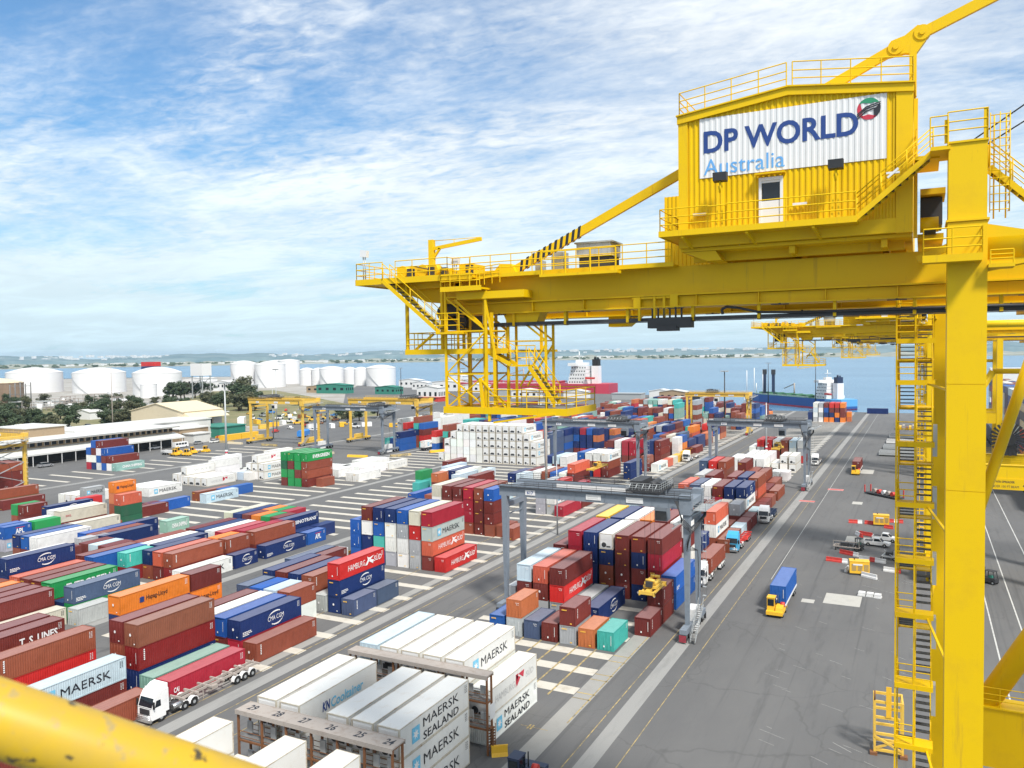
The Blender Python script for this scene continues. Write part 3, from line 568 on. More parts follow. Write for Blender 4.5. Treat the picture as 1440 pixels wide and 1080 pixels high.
def clabel(c):
    col, L = CN[c[7]], c[2]
    lg = ' with '+LOGOW[c[8]] if c[8] in LOGOW else ''
    if c[6] == 1: tier = 'alone on the ground,'
    else: tier = ('top' if c[5] == c[6]-1 else 'bottom' if c[5] == 0 else ('upper middle' if c[5] >= c[6]/2 else 'lower middle'))+' of'
    colw = (ORD[c[4]] if c[4] < len(ORD) else 'last')+' column'
    kind = ('short ' if L == 20 else '')+('reefer' if c[7] == 'R' else 'container')
    s_ = f"{col} {kind}{lg}, {tier} {colw}, {phrase(c)}"
    w_ = s_.split()
    if len(w_) > 16: s_ = f"{col} {kind}{lg}, {tier} {colw.replace(' column', '')}, {phrase(c)}"
    if len(s_.split()) > 16: s_ = f"{col} {kind}, {tier} {colw}, {phrase(c)}"
    if s_ in used:
        used[s_] += 1
        for w2 in ('farther', 'farthest', 'rear', 'rearmost', 'outer', 'outermost', 'hindmost'):
            q = s_.replace(kind, w2+' '+kind, 1)
            if q not in used: s_ = q; break
    used[s_] = used.get(s_, 0)+1
    return s_
def vary(col, r, a=.10):
    k = 1+r.uniform(-a, a); return tuple(min(.85, max(.004, v*k*(1+r.uniform(-a, a)*.4))) for v in col)
def make_container(x, y, z, L, H, col, lg, name, label, cat, group, r):
    ref = col == 'R'; ms = cmesh(L, H, 'R' if ref else 'D'); cc = vary(CC[col], r, .03 if ref or col in 'wkl' else .12)
    t_ = thing(name, label, cat, (x-1.22, y, z), 0, group)
    def p(n, me, m=None, loc=None, c=None):  # part
        if m and not me.materials: me.materials.append(m)
        return put(me, n, t_, loc, c or cc)
    P_ = REEF if ref else PAINT
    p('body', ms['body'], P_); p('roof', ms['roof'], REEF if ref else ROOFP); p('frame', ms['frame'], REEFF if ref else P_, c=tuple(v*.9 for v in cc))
    if ref:
        u_ = p('refrigeration_unit', ms['unit'], WHT); fm = ms['fan' if r.random() < .66 else 'fan2']; f_ = put(fm, 'fan_grille', u_, None)
        if not fm.materials: fm.materials.append(DGRY)
    elif r.random() < .62:
        for sx in (-1, 1): p('door', ms['door'], P_, (.545*sx, .03, 0))
    else: p('end_wall', ms['end_wall'], P_)
    if not ref: p('end_marks', endmark(H, r.randrange(4)))
    for me in logo(L, H, lg or ('R' if ref else 'pale' if col in 'wkl' and not lg else '')): p('lettering', me)
    return t_
mb_v, mb_f, mb_c = [], [], []
rr = random.Random(4); NP = 0
for i, c in enumerate(C_):
    z = c[5]*c[3]
    if i in pick:
        ref = c[7] == 'R'
        make_container(c[0], c[1], z, c[2], c[3], c[7], c[8], 'reefer_container' if ref else 'shipping_container', clabel(c), 'reefer container' if ref else 'container',
                       'white reefers in the stacks' if ref else 'containers stacked in the yard', rr); NP += 1
    else:
        cc = vary(CC[c[7]], rr); l = LEN[c[2]]; k = len(mb_v); x0, x1, y0, y1, z0, z1 = c[0]-2.42, c[0], c[1], c[1]+l, z+.02, z+c[3]-.03
        mb_v += [(x0, y0, z0), (x1, y0, z0), (x1, y1, z0), (x0, y1, z0), (x0, y0, z1), (x1, y0, z1), (x1, y1, z1), (x0, y1, z1)]
        for q in ((4, 5, 6, 7), (0, 1, 5, 4), (1, 2, 6, 5), (2, 3, 7, 6), (3, 0, 4, 7)): mb_f.append(tuple(k+a for a in q)); mb_c.append(cc)
# the hull-side stacks of the moored container ship belong to the same mass
for iy in range(13):
    for iz in range(7):
        for ix in range(3):
            cc = vary(CC[rr.choice('mbbnuuslwgkrn')], rr); k = len(mb_v); x0 = 27.2+ix*2.6; y0 = 256+iy*12.9; z0 = 8.5+iz*2.65
            if rr.random() < .06: continue
            mb_v += [(x0+a, y0+b_, z0+d_) for d_ in (0, 2.55) for a, b_ in ((0, 0), (2.44, 0), (2.44, 12.2), (0, 12.2))]
            for q in ((4, 5, 6, 7), (0, 1, 5, 4), (1, 2, 6, 5), (2, 3, 7, 6), (3, 0, 4, 7)): mb_f.append(tuple(k+a for a in q)); mb_c.append(cc)
me = D.meshes.new('container_mass'); me.from_pydata(mb_v, [], mb_f); at = me.color_attributes.new('paint', 'FLOAT_COLOR', 'CORNER')
arr = np.ones((len(mb_c), 4, 4), np.float32); arr[:, :, :3] = np.array(mb_c, np.float32)[:, None, :]; at.data.foreach_set('color', arr.ravel())
m, t, b = nodes('mass_paint'); an = t.nodes.new('ShaderNodeAttribute'); an.attribute_name = 'paint'; b.inputs['Roughness'].default_value = .5
t.links.new(noise_mix(t, an.outputs['Color'], (.12, .1, .09), .35, .5, .85, .35, coord='Object'), b.inputs['Base Color']); me.materials.append(m)
tag(put(me, 'container_mass'), 'far and hidden containers packed tightly in the yard', kind='stuff')
print('containers', len(C_), 'picked', NP)
# ---------------- ship-to-shore crane ----------------
def corr(mb, fn, u0, u1, zlo, zhi, pitch, dep):
    n = max(1, round((u1-u0)/pitch)); p = (u1-u0)/n
    for i in range(n):
        a = u0+i*p; q = [(a, 0), (a+p*.3, 0), (a+p*.45, dep), (a+p*.85, dep), (a+p, 0)]
        for (x0, d0), (x1, d1) in zip(q[:-1], q[1:]): mb.quad(fn(x0, d0, zlo(x0)), fn(x1, d1, zlo(x1)), fn(x1, d1, zhi(x1)), fn(x0, d0, zhi(x0)))
def flight(parent, p, q, width, axis, tread_mat=TREAD, side_rail=True, name='stair_flight'):
    """inclined stair from p (bottom) to q (top); width measured along `axis` vector"""
    p = Vector(p); q = Vector(q); ax = Vector(axis).normalized()*width; s = MB()
    for o in (Vector((0, 0, 0)), ax):
        s.bar(p+o, q+o, .05, .22)
        if side_rail:
            s.tube(p+o+Vector((0, 0, 1.)), q+o+Vector((0, 0, 1.)), .026, 5); s.tube(p+o+Vector((0, 0, .55)), q+o+Vector((0, 0, .55)), .02, 5)
            k = max(2, round((q-p).length/1.3))
            for i in range(k+1): c = p+(q-p)*(i/k)+o; s.tube(c, c+Vector((0, 0, 1.)), .026, 5)
    st = s.build(name, YEL, parent)
    rise = abs(q.z-p.z); n = max(3, round(rise/.23)); run = Vector((q.x-p.x, q.y-p.y, 0)); d = run.normalized()*.15
    tm = MB(); tm.hexa([tuple(v) for v in (-d, -d+ax, d+ax, d, -d+Vector((0, 0, .05)), -d+ax+Vector((0, 0, .05)), d+ax+Vector((0, 0, .05)), d+Vector((0, 0, .05)))]); me = tm.mesh('tread', tread_mat)
    for i in range(1, n): put(me, 'tread', st, tuple(p+(q-p)*(i/n)))
    return st
def crane():
    T = thing('ship_to_shore_crane', 'nearest yellow quay crane, white sign on its corrugated machinery house', 'crane', (0, 36, 0), 0, 'yellow quay cranes along the wharf')
    OFF = Vector((0, 36, 0))
    def B(name, m, mb, par=None):
        o = mb.build(name, m, par or T)
        if (par or T) is T: o.location = -OFF
        return o
    # legs
    for x0, x1, y0, y1 in ((.87, 2.23, 36, 37.7), (.62, 2.05, 52, 53.7), (20.5, 22.1, 36, 37.7), (20.5, 22.1, 52, 53.7)):
        s = MB(); zs = [0, 12, 24.6, 36.1, 40.3, 46.6] if x0 < 5 else [0, 20, 33, 44]
        for a, c in zip(zs[:-1], zs[1:]): s.box(x0, x1, y0, y1, a, c-.025); s.box(x0+.02, x1-.02, y0+.02, y1-.02, c-.03, c+.01)
        if y0 < 40 and x0 < 5: s.box(x0-.06, x1+.06, y0-.06, y1+.06, 46.62, 46.70); s.box(x0+.02, x1-.02, y0+.1, y1, 46.7, 49.66); s.box(x0-.02, x1+.02, y0+.04, y1, 49.66, 49.74)
        B('leg', YEL, s)
    s = MB(); s.tube((2.2, 36.75, 45.55), (20.6, 36.75, 45.55), .62, 20); s.ext([(2.2, 44.7), (3.6, 44.95), (3.6, 46.15), (2.2, 46.5)], 36.3, 37.2); B('top_tube', YEL, s)
    for y in (36.1, 52.1):
        s = MB(); s.box(2.24 if y < 40 else 2.06, 20.49, y, y+1.4, 17.9, 21.3); s.box(2.26, 20.4, y-.12, y+1.5, 21.31, 21.4); railing(s, [(2.4, y-.05, 21.4), (20.2, y-.05, 21.4)], 1.1, 1.6); bm_ = B('portal_beam', YEL, s)
        s = MB(); s.box(6, 17, y-.14, y-.02, 17.2, 19.1); sg = B('notice_band', YELW, s, bm_)
        s = MB(); f = lambda u, v: (u, y-.15, v)
        add_text(s, 'SWL 61 TONNE TWIN SPREADER', 8.2, 14.2, 18.35, 18.75, f); add_text(s, '75 TONNE UNDER 100 FT BEAM', 8.2, 14.8, 17.55, 17.95, f); add_text(s, '4', 15.4, 16.3, 17.4, 18.9, f, bold=.04); B('lettering', BLKINK, s, bm_)
        s = MB(); s.tube((2.0, y+.7, 18.8), (12, y+.7, 37), .62, 14); s.tube((12, y+.7, 37), (20.6, y+.7, 37), .5, 12)
        if y > 40: s.tube((2.0, y+.7, 29), (6.2, y+.7, 44), .3, 12)
        else: s = MB(); s.tube((2.2, y+.7, 21.5), (8, y+.7, 17.9), .3, 10)
        B('brace', YEL, s)
    # girders with lower rail flange
    for y0, y1 in ((40, 41.3), (48, 49.3)):
        s = MB(); s.ext([(-24.2, 45.1), (-23.2, 45.98), (58, 45.98), (58, 44.62), (-23.4, 44.5)], y0, y1); g = B('girder', YELW, s)
        s = MB(); s.box(-23.4, 58, y0-.18, y1+.1, 44.52, 44.60); s.box(-23.4, 58, y0+.08, y1, 44.02, 44.50); s.box(-23.4, 58, y0-.22, y1+.1, 43.94, 44.0)
        for i in range(27): s.box(-22+i*3, -21.96+i*3, y0-.15, y0+.08, 44.02, 44.5)
        B('rail_flange', YEL, s, g)
        for i in range(9): s = MB(); s.box(-21.4+i*5, -20.6+i*5, y0-.25, y0-.1, 43.86, 43.9); s.box(-21.05+i*5, -20.95+i*5, y0-.25, y0-.15, 43.9, 43.94); B('lamp_bracket', DGRY, s, g)
    s = MB(); s.box(-24, -22.8, 41.3, 48, 44.6, 45.9); s.box(-6, -5, 41.3, 48, 44.7, 45.9); s.box(8, 9, 41.3, 48, 44.7, 45.9); B('cross_girder', YEL, s)
    s = MB(); s.ext([(-20.9, 43.95), (-18.6, 43.95), (-18.9, 43.3), (-20.6, 43.3)], 40.1, 41.1); s.ext([(-17.6, 43.95), (-15.6, 43.95), (-16.4, 43.3), (-17.6, 43.3)], 48.1, 49.1); B('end_stop', YEL, s)
    # festoon cable tray
    s = MB(); s.box(-22.3, 30, 40.0, 40.35, 43.26, 43.44); s.tube((-22.3, 39.95, 43.22), (30, 39.95, 43.22), .02, 5)
    pts = [(-8.7, 43.5), (-8.75, 43.75), (-8.5, 43.86), (-8, 43.8), (-7, 43.55), (-5, 43.48), (6, 43.48)]
    for a, c in zip(pts[:-1], pts[1:]): s.tube((a[0], 39.95, a[1]), (c[0], 39.95, c[1]), .07, 6)
    tr = B('cable_tray', DGRY, s)
    s = MB()
    for x in (-20.2, -17.1, -13.6, -10.2, -7, -3.6, -.3, 3, 6.5, 10): s.box(x-.07, x+.07, 39.98, 40.3, 43.2, 43.96)
    B('tray_hanger', YEL, s, tr)
    s = MB()
    for x in (-12.9, -12.1, -11.6): s.bar((x, 39.85, 44.5), (x, 39.85, 43.3), .12)
    s.box(-13.2, -12.9, 39.8, 40, 43.9, 44.5); s.box(-11.3, -10.9, 39.8, 40, 43.9, 44.6); s.box(-13.3, -10.9, 39.85, 40, 44.4, 44.5)
    B('trolley_hanger', YEL, s, tr)
    s = MB(); s.box(-12.4, -10.2, 39.6, 40.3, 42.9, 43.4); s.box(-11.9, -10.9, 39.5, 40.2, 42.75, 43.0)
    for k in range(6): s.tube((-12.2+.3*k, 39.8, 43.3), (-12.2+.3*k, 39.8, 43.9), .05, 6)
    B('cable_carriage', DGRY, s, tr)
    # girder walkway
    s = MB(); s.box(-22.5, -10.9, 39.1, 39.98, 45.94, 46.02); s.box(-22.5, -10.9, 39.06, 39.1, 45.9, 46.12); railing(s, [(-22.4, 39.1, 46.02), (-11, 39.1, 46.02)], 1.1, 1.3); s.box(-17.9, -13.6, 38.5, 39.1, 45.7, 45.84); railing(s, [(-17.8, 38.55, 45.84), (-13.7, 38.55, 45.84)], 1.15, 1.35, pr=.05); B('girder_walkway', YEL, s)
    c = thing('electrical_cabinet', None, None); c.parent = T; c.location = -OFF
    s = MB(); s.box(-16.8, -14.85, 41, 42.6, 46.9, 47.62); s.box(-16.9, -14.75, 40.9, 42.7, 47.62, 47.7)
    for i in range(6): s.box(-16.8+i*.36, -16.77+i*.36, 40.98, 41, 46.95, 47.6)
    s.build('housing', LGRY, c); s = MB(); s.box(-16.7, -14.9, 41.1, 42.5, 46.1, 46.9); s.box(-16.85, -14.8, 40.95, 42.65, 46.0, 46.14); s.build('base', DGRY, c)
    s = MB(); s.box(-18.4, -17.7, 41.2, 42, 46.0, 47.3); s.box(-19.4, -19.0, 41.2, 41.8, 46.0, 46.9); B('control_box', LGRY, s)
    # machinery house
    H = thing('machinery_house', None, None); H.parent = T; H.location = -OFF
    x0, x1, z0, ze, zp = -10.3, -.4, 47.25, 52.75, 53.36; xm = (x0+x1)/2
    top = lambda x: ze+(zp-ze)*(1-abs(x-xm)/(x1-xm))-.3
    s = MB(); corr(s, lambda u, d, z: (u, 38+d, z), -10.054, -.63, lambda x: z0, top, .248, .05); corr(s, lambda u, d, z: (x0+d, 52-u, z), 0, 14, lambda x: z0, lambda x: ze-.3, .245, .05); corr(s, lambda u, d, z: (x1-d, 38+u, z), 0, 14, lambda x: z0, lambda x: ze-.3, .245, .05)
    s.box(x0+.06, x1-.06, 51.9, 52, z0, ze); s.build('wall', YEL, H)
    s = MB()
    for xa, xb in ((x0-.02, x0+.42), (x1-.62, x1+.03)): s.box(xa, xb, 37.95, 38.35, 46.6, ze-.02)
    s.box(x0+.4, x1-.6, 37.93, 38.3, 46.62, 47.24); s.box(x0, x0+.3, 38.3, 52, 46.62, 47.24); s.box(x1-.3, x1, 38.3, 52, 46.62, 47.24)
    for q in ([(x0-.06, ze-.34), (xm, zp-.34), (xm, zp), (x0-.06, ze)], [(xm, zp-.34), (x1+.06, ze-.34), (x1+.06, ze), (xm, zp)]): s.ext(q, 37.88, 38.2)
    s.box(x1+.05, x1+.2, 38.3, 38.6, 46.4, 52.2); s.build('frame', YEL, H)
    s = MB(); s.ext([(x0-.1, ze), (xm, zp), (x1+.1, ze), (x1+.1, ze+.06), (xm, zp+.07), (x0-.1, ze+.06)], 37.8, 52.1); s.build('roof', YEL, H)
    s = MB(); s.box(x0, x1, 38.3, 52, 46.45, 46.6)
    for y in (39.5, 43, 47): s.box(x0+.3, x1-.3, y, y+.25, 46.05, 46.45)
    for x in (-9, -5.4, -1.6): s.box(x, x+.25, 38.5, 52, 46.1, 46.44)
    s.ext([(x0+.1, 46.44), (x0+1.6, 46.44), (x0+1.9, 45.98), (x0+1.2, 45.98)], 38.4, 40); s.build('underframe', YEL, H)
    s = MB(); s.box(-7, -5.4, 39.8, 42.6, 46.38, 46.44); s.box(-2.9, -1.9, 39.8, 42.6, 46.38, 46.44); s.build('vent_grille', GRATE, H)
    # sign
    s = MB(); corr(s, lambda u, d, z: (u, 37.97+d, z), -9.31, -1.374, lambda x: 49.78, lambda x: min(52.52, top(x)-.03), .248, .022); sg = s.build('sign', WHT, H)
    f = lambda u, v: (u, 37.962, v)
    s = MB(); add_text(s, 'DP WORLD', -9.12, -2.48, 50.90, 51.93, f, bold=.026); s.build('lettering', NAVYINK, sg)
    s = MB(); add_text(s, 'Australia', -9.12, -5.5, 49.90, 50.62, f, bold=.0); s.build('lettering', BLUEINK, sg)
    ec, ez, er = -2.07, 51.95, .46
    def arc(a0, a1, ri, m, dy=.0):
        q = MB(); n = 12; A = [a0+(a1-a0)*i/n for i in range(n+1)]
        for a, b_ in zip(A[:-1], A[1:]): add_poly(q, [(ec+er*cos(a), ez+er*sin(a)), (ec+er*cos(b_), ez+er*sin(b_)), (ec+ri(b_)*cos(b_), ez+ri(b_)*sin(b_)), (ec+ri(a)*cos(a), ez+ri(a)*sin(a))], lambda u, v: (u, 37.96-dy, v))
        q.build('emblem', m, sg)
    def cres(a0, a1, th): return lambda a: er-th*max(.02, math.sin(pi*(a-a0)/(a1-a0)))
    arc(radians(25), radians(150), cres(radians(25), radians(150), .24), GRNINK); arc(radians(145), radians(235), lambda a: er-.2*math.sin(pi*(a-radians(135))/radians(110)), REDINK)
    arc(radians(225), radians(310), cres(radians(215), radians(318), .22), REDINK); arc(radians(295), radians(385), cres(radians(290), radians(388), .26), BLKINK)
    q = MB()
    for k in (-.07, .03, .11): add_poly(q, [(ec-.46, ez-.34+k), (ec-.1, ez-.06+k), (ec+.46, ez+.10+k), (ec+.46, ez+.14+k), (ec-.12, ez-.0+k), (ec-.47, ez-.29+k)], lambda u, v: (u, 37.955, v))
    q.build('emblem', BLKINK, sg)
    # door
    s = MB(); s.box(-6.62, -6.5, 37.9, 38.06, 47.3, 49.5); s.box(-5.7, -5.58, 37.9, 38.06, 47.3, 49.5); s.box(-6.5, -5.7, 37.9, 38.06, 49.36, 49.5); s.box(-6.5, -5.7, 37.95, 38.05, 47.3, 48.45); s.box(-6.5, -5.7, 37.95, 38.05, 49.26, 49.36); dr = s.build('door', WHT, H)
    s = MB(); s.box(-6.48, -5.72, 37.97, 38.0, 48.45, 49.26); s.build('window_pane', GLASS, dr); s = MB(); s.box(-6.75, -5.45, 37.6, 38, 49.6, 49.66); s.build('canopy', YEL, dr)
    # house walkway and front stair
    s = MB(); s.box(-10.95, -2.45, 36.95, 37.9, 47.08, 47.2); s.box(-10.95, -2.45, 36.9, 36.95, 47.05, 47.32); s.box(-10.95, -10.35, 37.9, 47, 47.08, 47.2); s.box(-11.0, -10.95, 36.9, 47, 47.05, 47.32)
    for x in (-9.9, -7, -4.2): s.bar((x, 36.98, 47.0), (x+.2, 38.2, 46.6), .12)
    s.build('walkway', YEL, H)
    s = MB(); railing(s, [(-10.93, 46, 47.2), (-10.93, 36.93, 47.2), (-8.7, 36.93, 47.2)], 1.12, 1.5); railing(s, [(-7.9, 36.93, 47.2), (-4.0, 36.93, 47.2)], 1.12, 1.3); railing(s, [(-8.7, 36.93, 47.2), (-7.9, 36.93, 47.2)], 1.08, 1.5); railing(s, [(-4.0, 36.93, 47.2), (-2.5, 36.93, 47.2)], 1.12, 1.3); s.build('railing', YEL, H)
    s = MB(); y = 38.1
    railing(s, [(x0, y, ze+.03), (xm-.1, y, zp+.03)], 1.12, 1.3); railing(s, [(xm+.15, y, zp+.03), (x1, y, ze+.03)], 1.12, 1.3); railing(s, [(x0, 50, ze+.03), (x0, y, ze+.03)], 1.12, 1.5); railing(s, [(x1, y, ze+.03), (x1, 50, ze+.03)], 1.12, 1.6); s.build('roof_railing', YEL, H)
    for x in (-8.2, -3.31):
        fl = thing('floodlight', None, None); fl.parent = H
        s = MB(); s.bar((x-.14, 37.0, 47.2), (x-.06, 37.25, 49.2), .07); s.bar((x+.14, 37.0, 47.2), (x+.06, 37.25, 49.2), .07); s.tube((x, 37.2, 48.9), (x, 37.2, 49.4), .05, 6); s.build('post', YEL, fl)
        s = MB(); s.ext([(37.05, 49.42), (37.4, 49.38), (37.45, 49.82), (37.0, 49.78)], x-.3, x+.3, 0); s.build('lamp_head', DGRY, fl)
    for x, z in ((-9.3, 48.05), (-4.85, 48.12)):
        s = MB(); s.box(x-.3, x+.3, 37.8, 37.92, z, z+.1); s.build('wall_lamp', WHT, H)
    st = flight(H, (-2.52, 37.0, 47.2), (.36, 37.0, 49.62), .8, (0, 1, 0))
    s = MB(); s.box(-1.35, -.85, 36.9, 37, 48.9, 48.98); s.bar((-1.3, 36.93, 48.75), (-.9, 36.93, 49.1), .09); s.build('stair_lamp', WHT, H)
    s = MB(); s.box(-13.9, -10.5, 48, 52, 46.4, 51.0); a_ = MB(); corr(a_, lambda u, d, z: (u, 47.93+d, z), -13.9, -10.5, lambda x: 46.4, lambda x: 51, .245, .05); s.v += [];
    an_ = s.build('annex', YEL, H); a_.build('annex_cladding', YEL, an_)
    # platform on top of the leg, cage ladder, stairs to the right
    s = MB(); s.box(.25, .95, 36.0, 38.2, 49.45, 49.6); s.box(-.3, .6, 37.2, 40, 49.4, 49.55); railing(s, [(.25, 36.0, 49.6), (.86, 36.0, 49.6)], 1.15, .8); railing(s, [(.86, 36.05, 49.75), (2.2, 36.05, 49.75), (2.2, 37.6, 49.75)], 1.12, 1.3); s.bar((.82, 36.1, 49.7), (.82, 36.1, 50.6), .16, .1); s.bar((2.15, 36.1, 49.7), (2.15, 36.1, 50.9), .16, .1)
    railing(s, [(-.25, 37.25, 49.55), (-.25, 40, 49.55)], 1.1, 1.2); B('leg_top_platform', YEL, s)
    s = MB()
    for x in (2.45, 2.85): s.tube((x, 36.6, 46.7), (x, 36.6, 50.7), .03, 5)
    for i in range(13): s.tube((2.3, 36.25, 47+i*.3), (2.95, 36.25, 47+i*.3), .02, 5); s.tube((2.95, 36.25, 47+i*.3), (2.95, 36.9, 47+i*.3), .02, 5)
    for x in (2.3, 2.62, 2.95): s.tube((x, 36.25, 46.9), (x, 36.25, 50.7), .02, 5)
    B('cage_ladder', YEL, s)
    flight(T, (4.6, 36.5-0, 46.4), (2.3, 36.5, 48.7), .7, (0, 1, 0)).location = -OFF
    s = MB(); s.box(0, 2.02, 35.1, 36, 45.02, 45.16); s.box(0, 2.02, 35.06, 35.1, 45.0, 45.28); railing(s, [(.03, 36, 45.16), (.03, 35.1, 45.16), (2.0, 35.1, 45.16), (2.0, 36, 45.16)], 1.12, 1.2); s.box(2.24, 3.1, 35.6, 36.6, 44.75, 44.9); railing(s, [(2.3, 35.62, 44.9), (3.05, 35.62, 44.9)], .5, .8); B('leg_platform', YEL, s)
    s = MB(); s.box(-.1, .85, 38.6, 41, 48.2, 48.45); s.box(-.2, .8, 39, 44, 46.4, 46.6); s.bar((-.2, 39, 45.5), (2, 39, 46.4), .3); s.tube((-.1, 38.8, 46.95), (.6, 38.8, 46.95), .32, 12); B('hoist_machinery', YELW, s)
    s = MB(); s.box(-.1, .75, 39.2, 41.5, 47.0, 48.15); s.tube((.0, 38.9, 46.9), (.5, 38.9, 46.9), .36, 12); B('hoist_drum', DGRY, s)
    # stays: flat bars up to the joint and on to the mast
    s = MB(); a, j, j2, e = Vector((-20.9, 40.6, 46.15)), Vector((-1.11, 40.6, 55.17)), Vector((-.06, 40.6, 55.63)), Vector((9.5, 40.6, 59.3))
    d = (j-a).normalized(); s.bar(a+d*.6, j, .22, .46); s.bar(j2, e, .22, .46)
    for c in (j, j2): s.tube(c+Vector((0, -.2, 0)), c+Vector((0, .2, 0)), .33, 16)
    s.ext([(-1.75, 54.75), (-.75, 54.85), (-.3, 54.75), (.1, 55.3), (.1, 55.9), (-.25, 55.98), (-.75, 55.62), (-1.3, 55.48)], 40.45, 40.75); s.bar((-.42, 40.6, 52.9), (-.42, 40.6, 54.9), .3, .3); sy = B('back_stay', YEL, s)
    s = MB()
    for c in (j, j2): s.tube(c+Vector((0, -.26, 0)), c+Vector((0, -.19, 0)), .12, 12)
    B('pin', YEL, s, sy)
    s = MB(); s.ext([(-21.9, 45.98), (-20, 45.98), (-20.4, 46.7), (-21.1, 46.75)], 40.2, 41); B('stay_anchor', YEL, s, sy)
    n_ = Vector((-d.z, 0, d.x)); 
    for k in range(11):
        s = MB(); c = a+d*(1.0+k*.38); w = .11
        pts = [c-n_*.27-d*.17, c-n_*.27-d*.17+d*w*1.7, c+n_*.27+d*.17+d*w*1.7, c+n_*.27+d*.17]
        for dy in (-.116, .116): s.poly([(p.x, 40.6+dy, p.z) for p in pts])
        s.build('warning_stripe', BLKINK, sy)
    # landside end platform
    s = MB(); s.box(-29.9, -22, 38.6, 51, 45.92, 46.04); s.box(-29.92, -22, 38.55, 38.6, 45.84, 46.18); s.box(-29.94, -29.9, 38.55, 51, 45.84, 46.18); s.box(-27.8, -24, 39.5, 50, 45.55, 45.92); s.ext([(-28.9, 45.92), (-24, 45.92), (-24, 44.6), (-26.0, 44.8)], 40.2, 41.2); s.ext([(-28.9, 45.92), (-24, 45.92), (-24, 44.6), (-26.0, 44.8)], 48.1, 49.1); dk = B('end_platform', YEL, s)
    s = MB(); railing(s, [(-29.88, 51, 46.04), (-29.88, 38.6, 46.04), (-28.0, 38.6, 46.04)], 1.08, .9); railing(s, [(-27.1, 38.6, 46.04), (-23.6, 38.6, 46.04), (-23.6, 39.2, 46.04)], 1.08, 1.1); railing(s, [(-23.6, 39.2, 46.02), (-22.5, 39.2, 46.02)], 1.1, 1.2); railing(s, [(-25.4, 51, 46.04), (-29.9, 51, 46.04)], 1.08, 1.2); B('railing', YEL, s, dk)
    s = MB()
    for x, y, w, dd, h in ((-28.1, 40.2, 1.2, 1, .9), (-26.4, 40.6, 1.5, 1.1, .75), (-24.6, 41.6, 1.0, 1.4, 1.0), (-27.5, 43, 2.4, 3, .8), (-24.3, 44, 1.6, 2.5, .8), (-27.9, 48, 1.4, 1.4, 1.), (-22.6, 41.8, 1.4, 1.4, .55)): s.box(x, x+w, y, y+dd, 46.04, 46.04+h)
    for x in (-27.3, -25.9, -25.2): s.tube((x, 39.6, 46.6), (x, 40.2, 46.6), .36, 12)
    B('winch', YELW, s, dk)
    s = MB()
    for x, y in ((-26.9, 39.5), (-25.4, 39.4), (-24.9, 40), (-23, 39.6)): s.box(x, x+.35, y, y+.3, 46.2, 46.75)
    s.tube((-26.6, 39.5, 46.9), (-25.0, 39.5, 46.55), .03, 5); B('motor', DGRY, s, dk)
    for x, y, z, m_ in ((-29.45, 38.8, 47.65, WHT), (-23.55, 39.4, 46.95, WHT)):
        fl = thing('floodlight', None, None); fl.parent = dk
        s = MB(); s.tube((x-.06, y, 46.2), (x-.06, y, z-.1), .035, 6); s.tube((x+.08, y, 46.2), (x+.08, y, z-.1), .035, 6); s.build('post', LGRY, fl); s = MB(); s.hexa([(x-.24, y-.1, z-.1), (x+.2, y-.1, z-.15), (x+.2, y+.18, z-.15), (x-.24, y+.18, z-.1), (x-.2, y-.1, z+.3), (x+.25, y-.1, z+.24), (x+.25, y+.18, z+.24), (x-.2, y+.18, z+.3)]); s.build('lamp_head', WHT, fl)
    s = MB(); s.box(-25.56, -25.26, 39.75, 40.05, 46.2, 48.36); s.bar((-25.3, 39.9, 47.85), (-22.1, 39.9, 48.18), .12, .2); s.bar((-25.3, 39.9, 47.3), (-24.85, 39.9, 47.85), .12); s.tube((-25.3, 39.9, 48.3), (-22.2, 39.9, 48.28), .02, 5); s.tube((-23.9, 39.9, 48.05), (-23.9, 39.9, 48.3), .02, 5); B('davit', YEL, s, dk)
    st = flight(T, (-24.1, 38.5, 42.95), (-27.95, 38.5, 46.04), .75, (0, 1, 0)); st.location = -OFF
    # driver access platform and hanging lift frames
    s = MB(); s.box(-26.9, -20.2, 39.2, 46, 41.78, 41.92); s.box(-26.9, -20.2, 39.15, 39.2, 41.72, 42.02); s.box(-24.3, -22.8, 38.4, 39.2, 42.85, 42.95); cp = B('cab_platform', YEL, s)
    s = MB(); railing(s, [(-26.85, 46, 41.92), (-26.85, 39.22, 41.92), (-20.3, 39.22, 41.92)], 1.05, .8); railing(s, [(-24.3, 38.45, 42.95), (-22.8, 38.45, 42.95)], 1.05, .8); B('railing', YEL, s, cp)
    s = MB()
    for x, y in ((-26.8, 39.3), (-26.8, 45.8), (-24.4, 39.3), (-24.4, 45.8), (-21.2, 39.3), (-21.2, 45.8)): s = MB(); s.bar((x, y, 41.9), (x, y, 46.05 if x < -22 else 44), .16); B('hanger_post', YEL, s, cp)
    s = MB(); s.bar((-26.8, 45.8, 42.9), (-24.4, 45.8, 45.6), .1); s.bar((-26.8, 39.3, 45.4), (-26.0, 39.3, 44.6), .08); s.bar((-26.6, 39.6, 41.9), (-25.2, 39.6, 42.9), .12); B('hanger_brace', YEL, s, cp)
    s = MB(); s.box(-26.1, -24.6, 42.4, 44.4, 43.2, 45.6); s.box(-25.2, -22.2, 41, 42.8, 44.0, 44.6); s.tube((-25.6, 41.4, 44.2), (-25.6, 42, 44.2), .5, 12); s.tube((-24.2, 41, 43.6), (-24.2, 41.8, 43.6), .42, 12); B('cable_store', DGRY, s, cp)
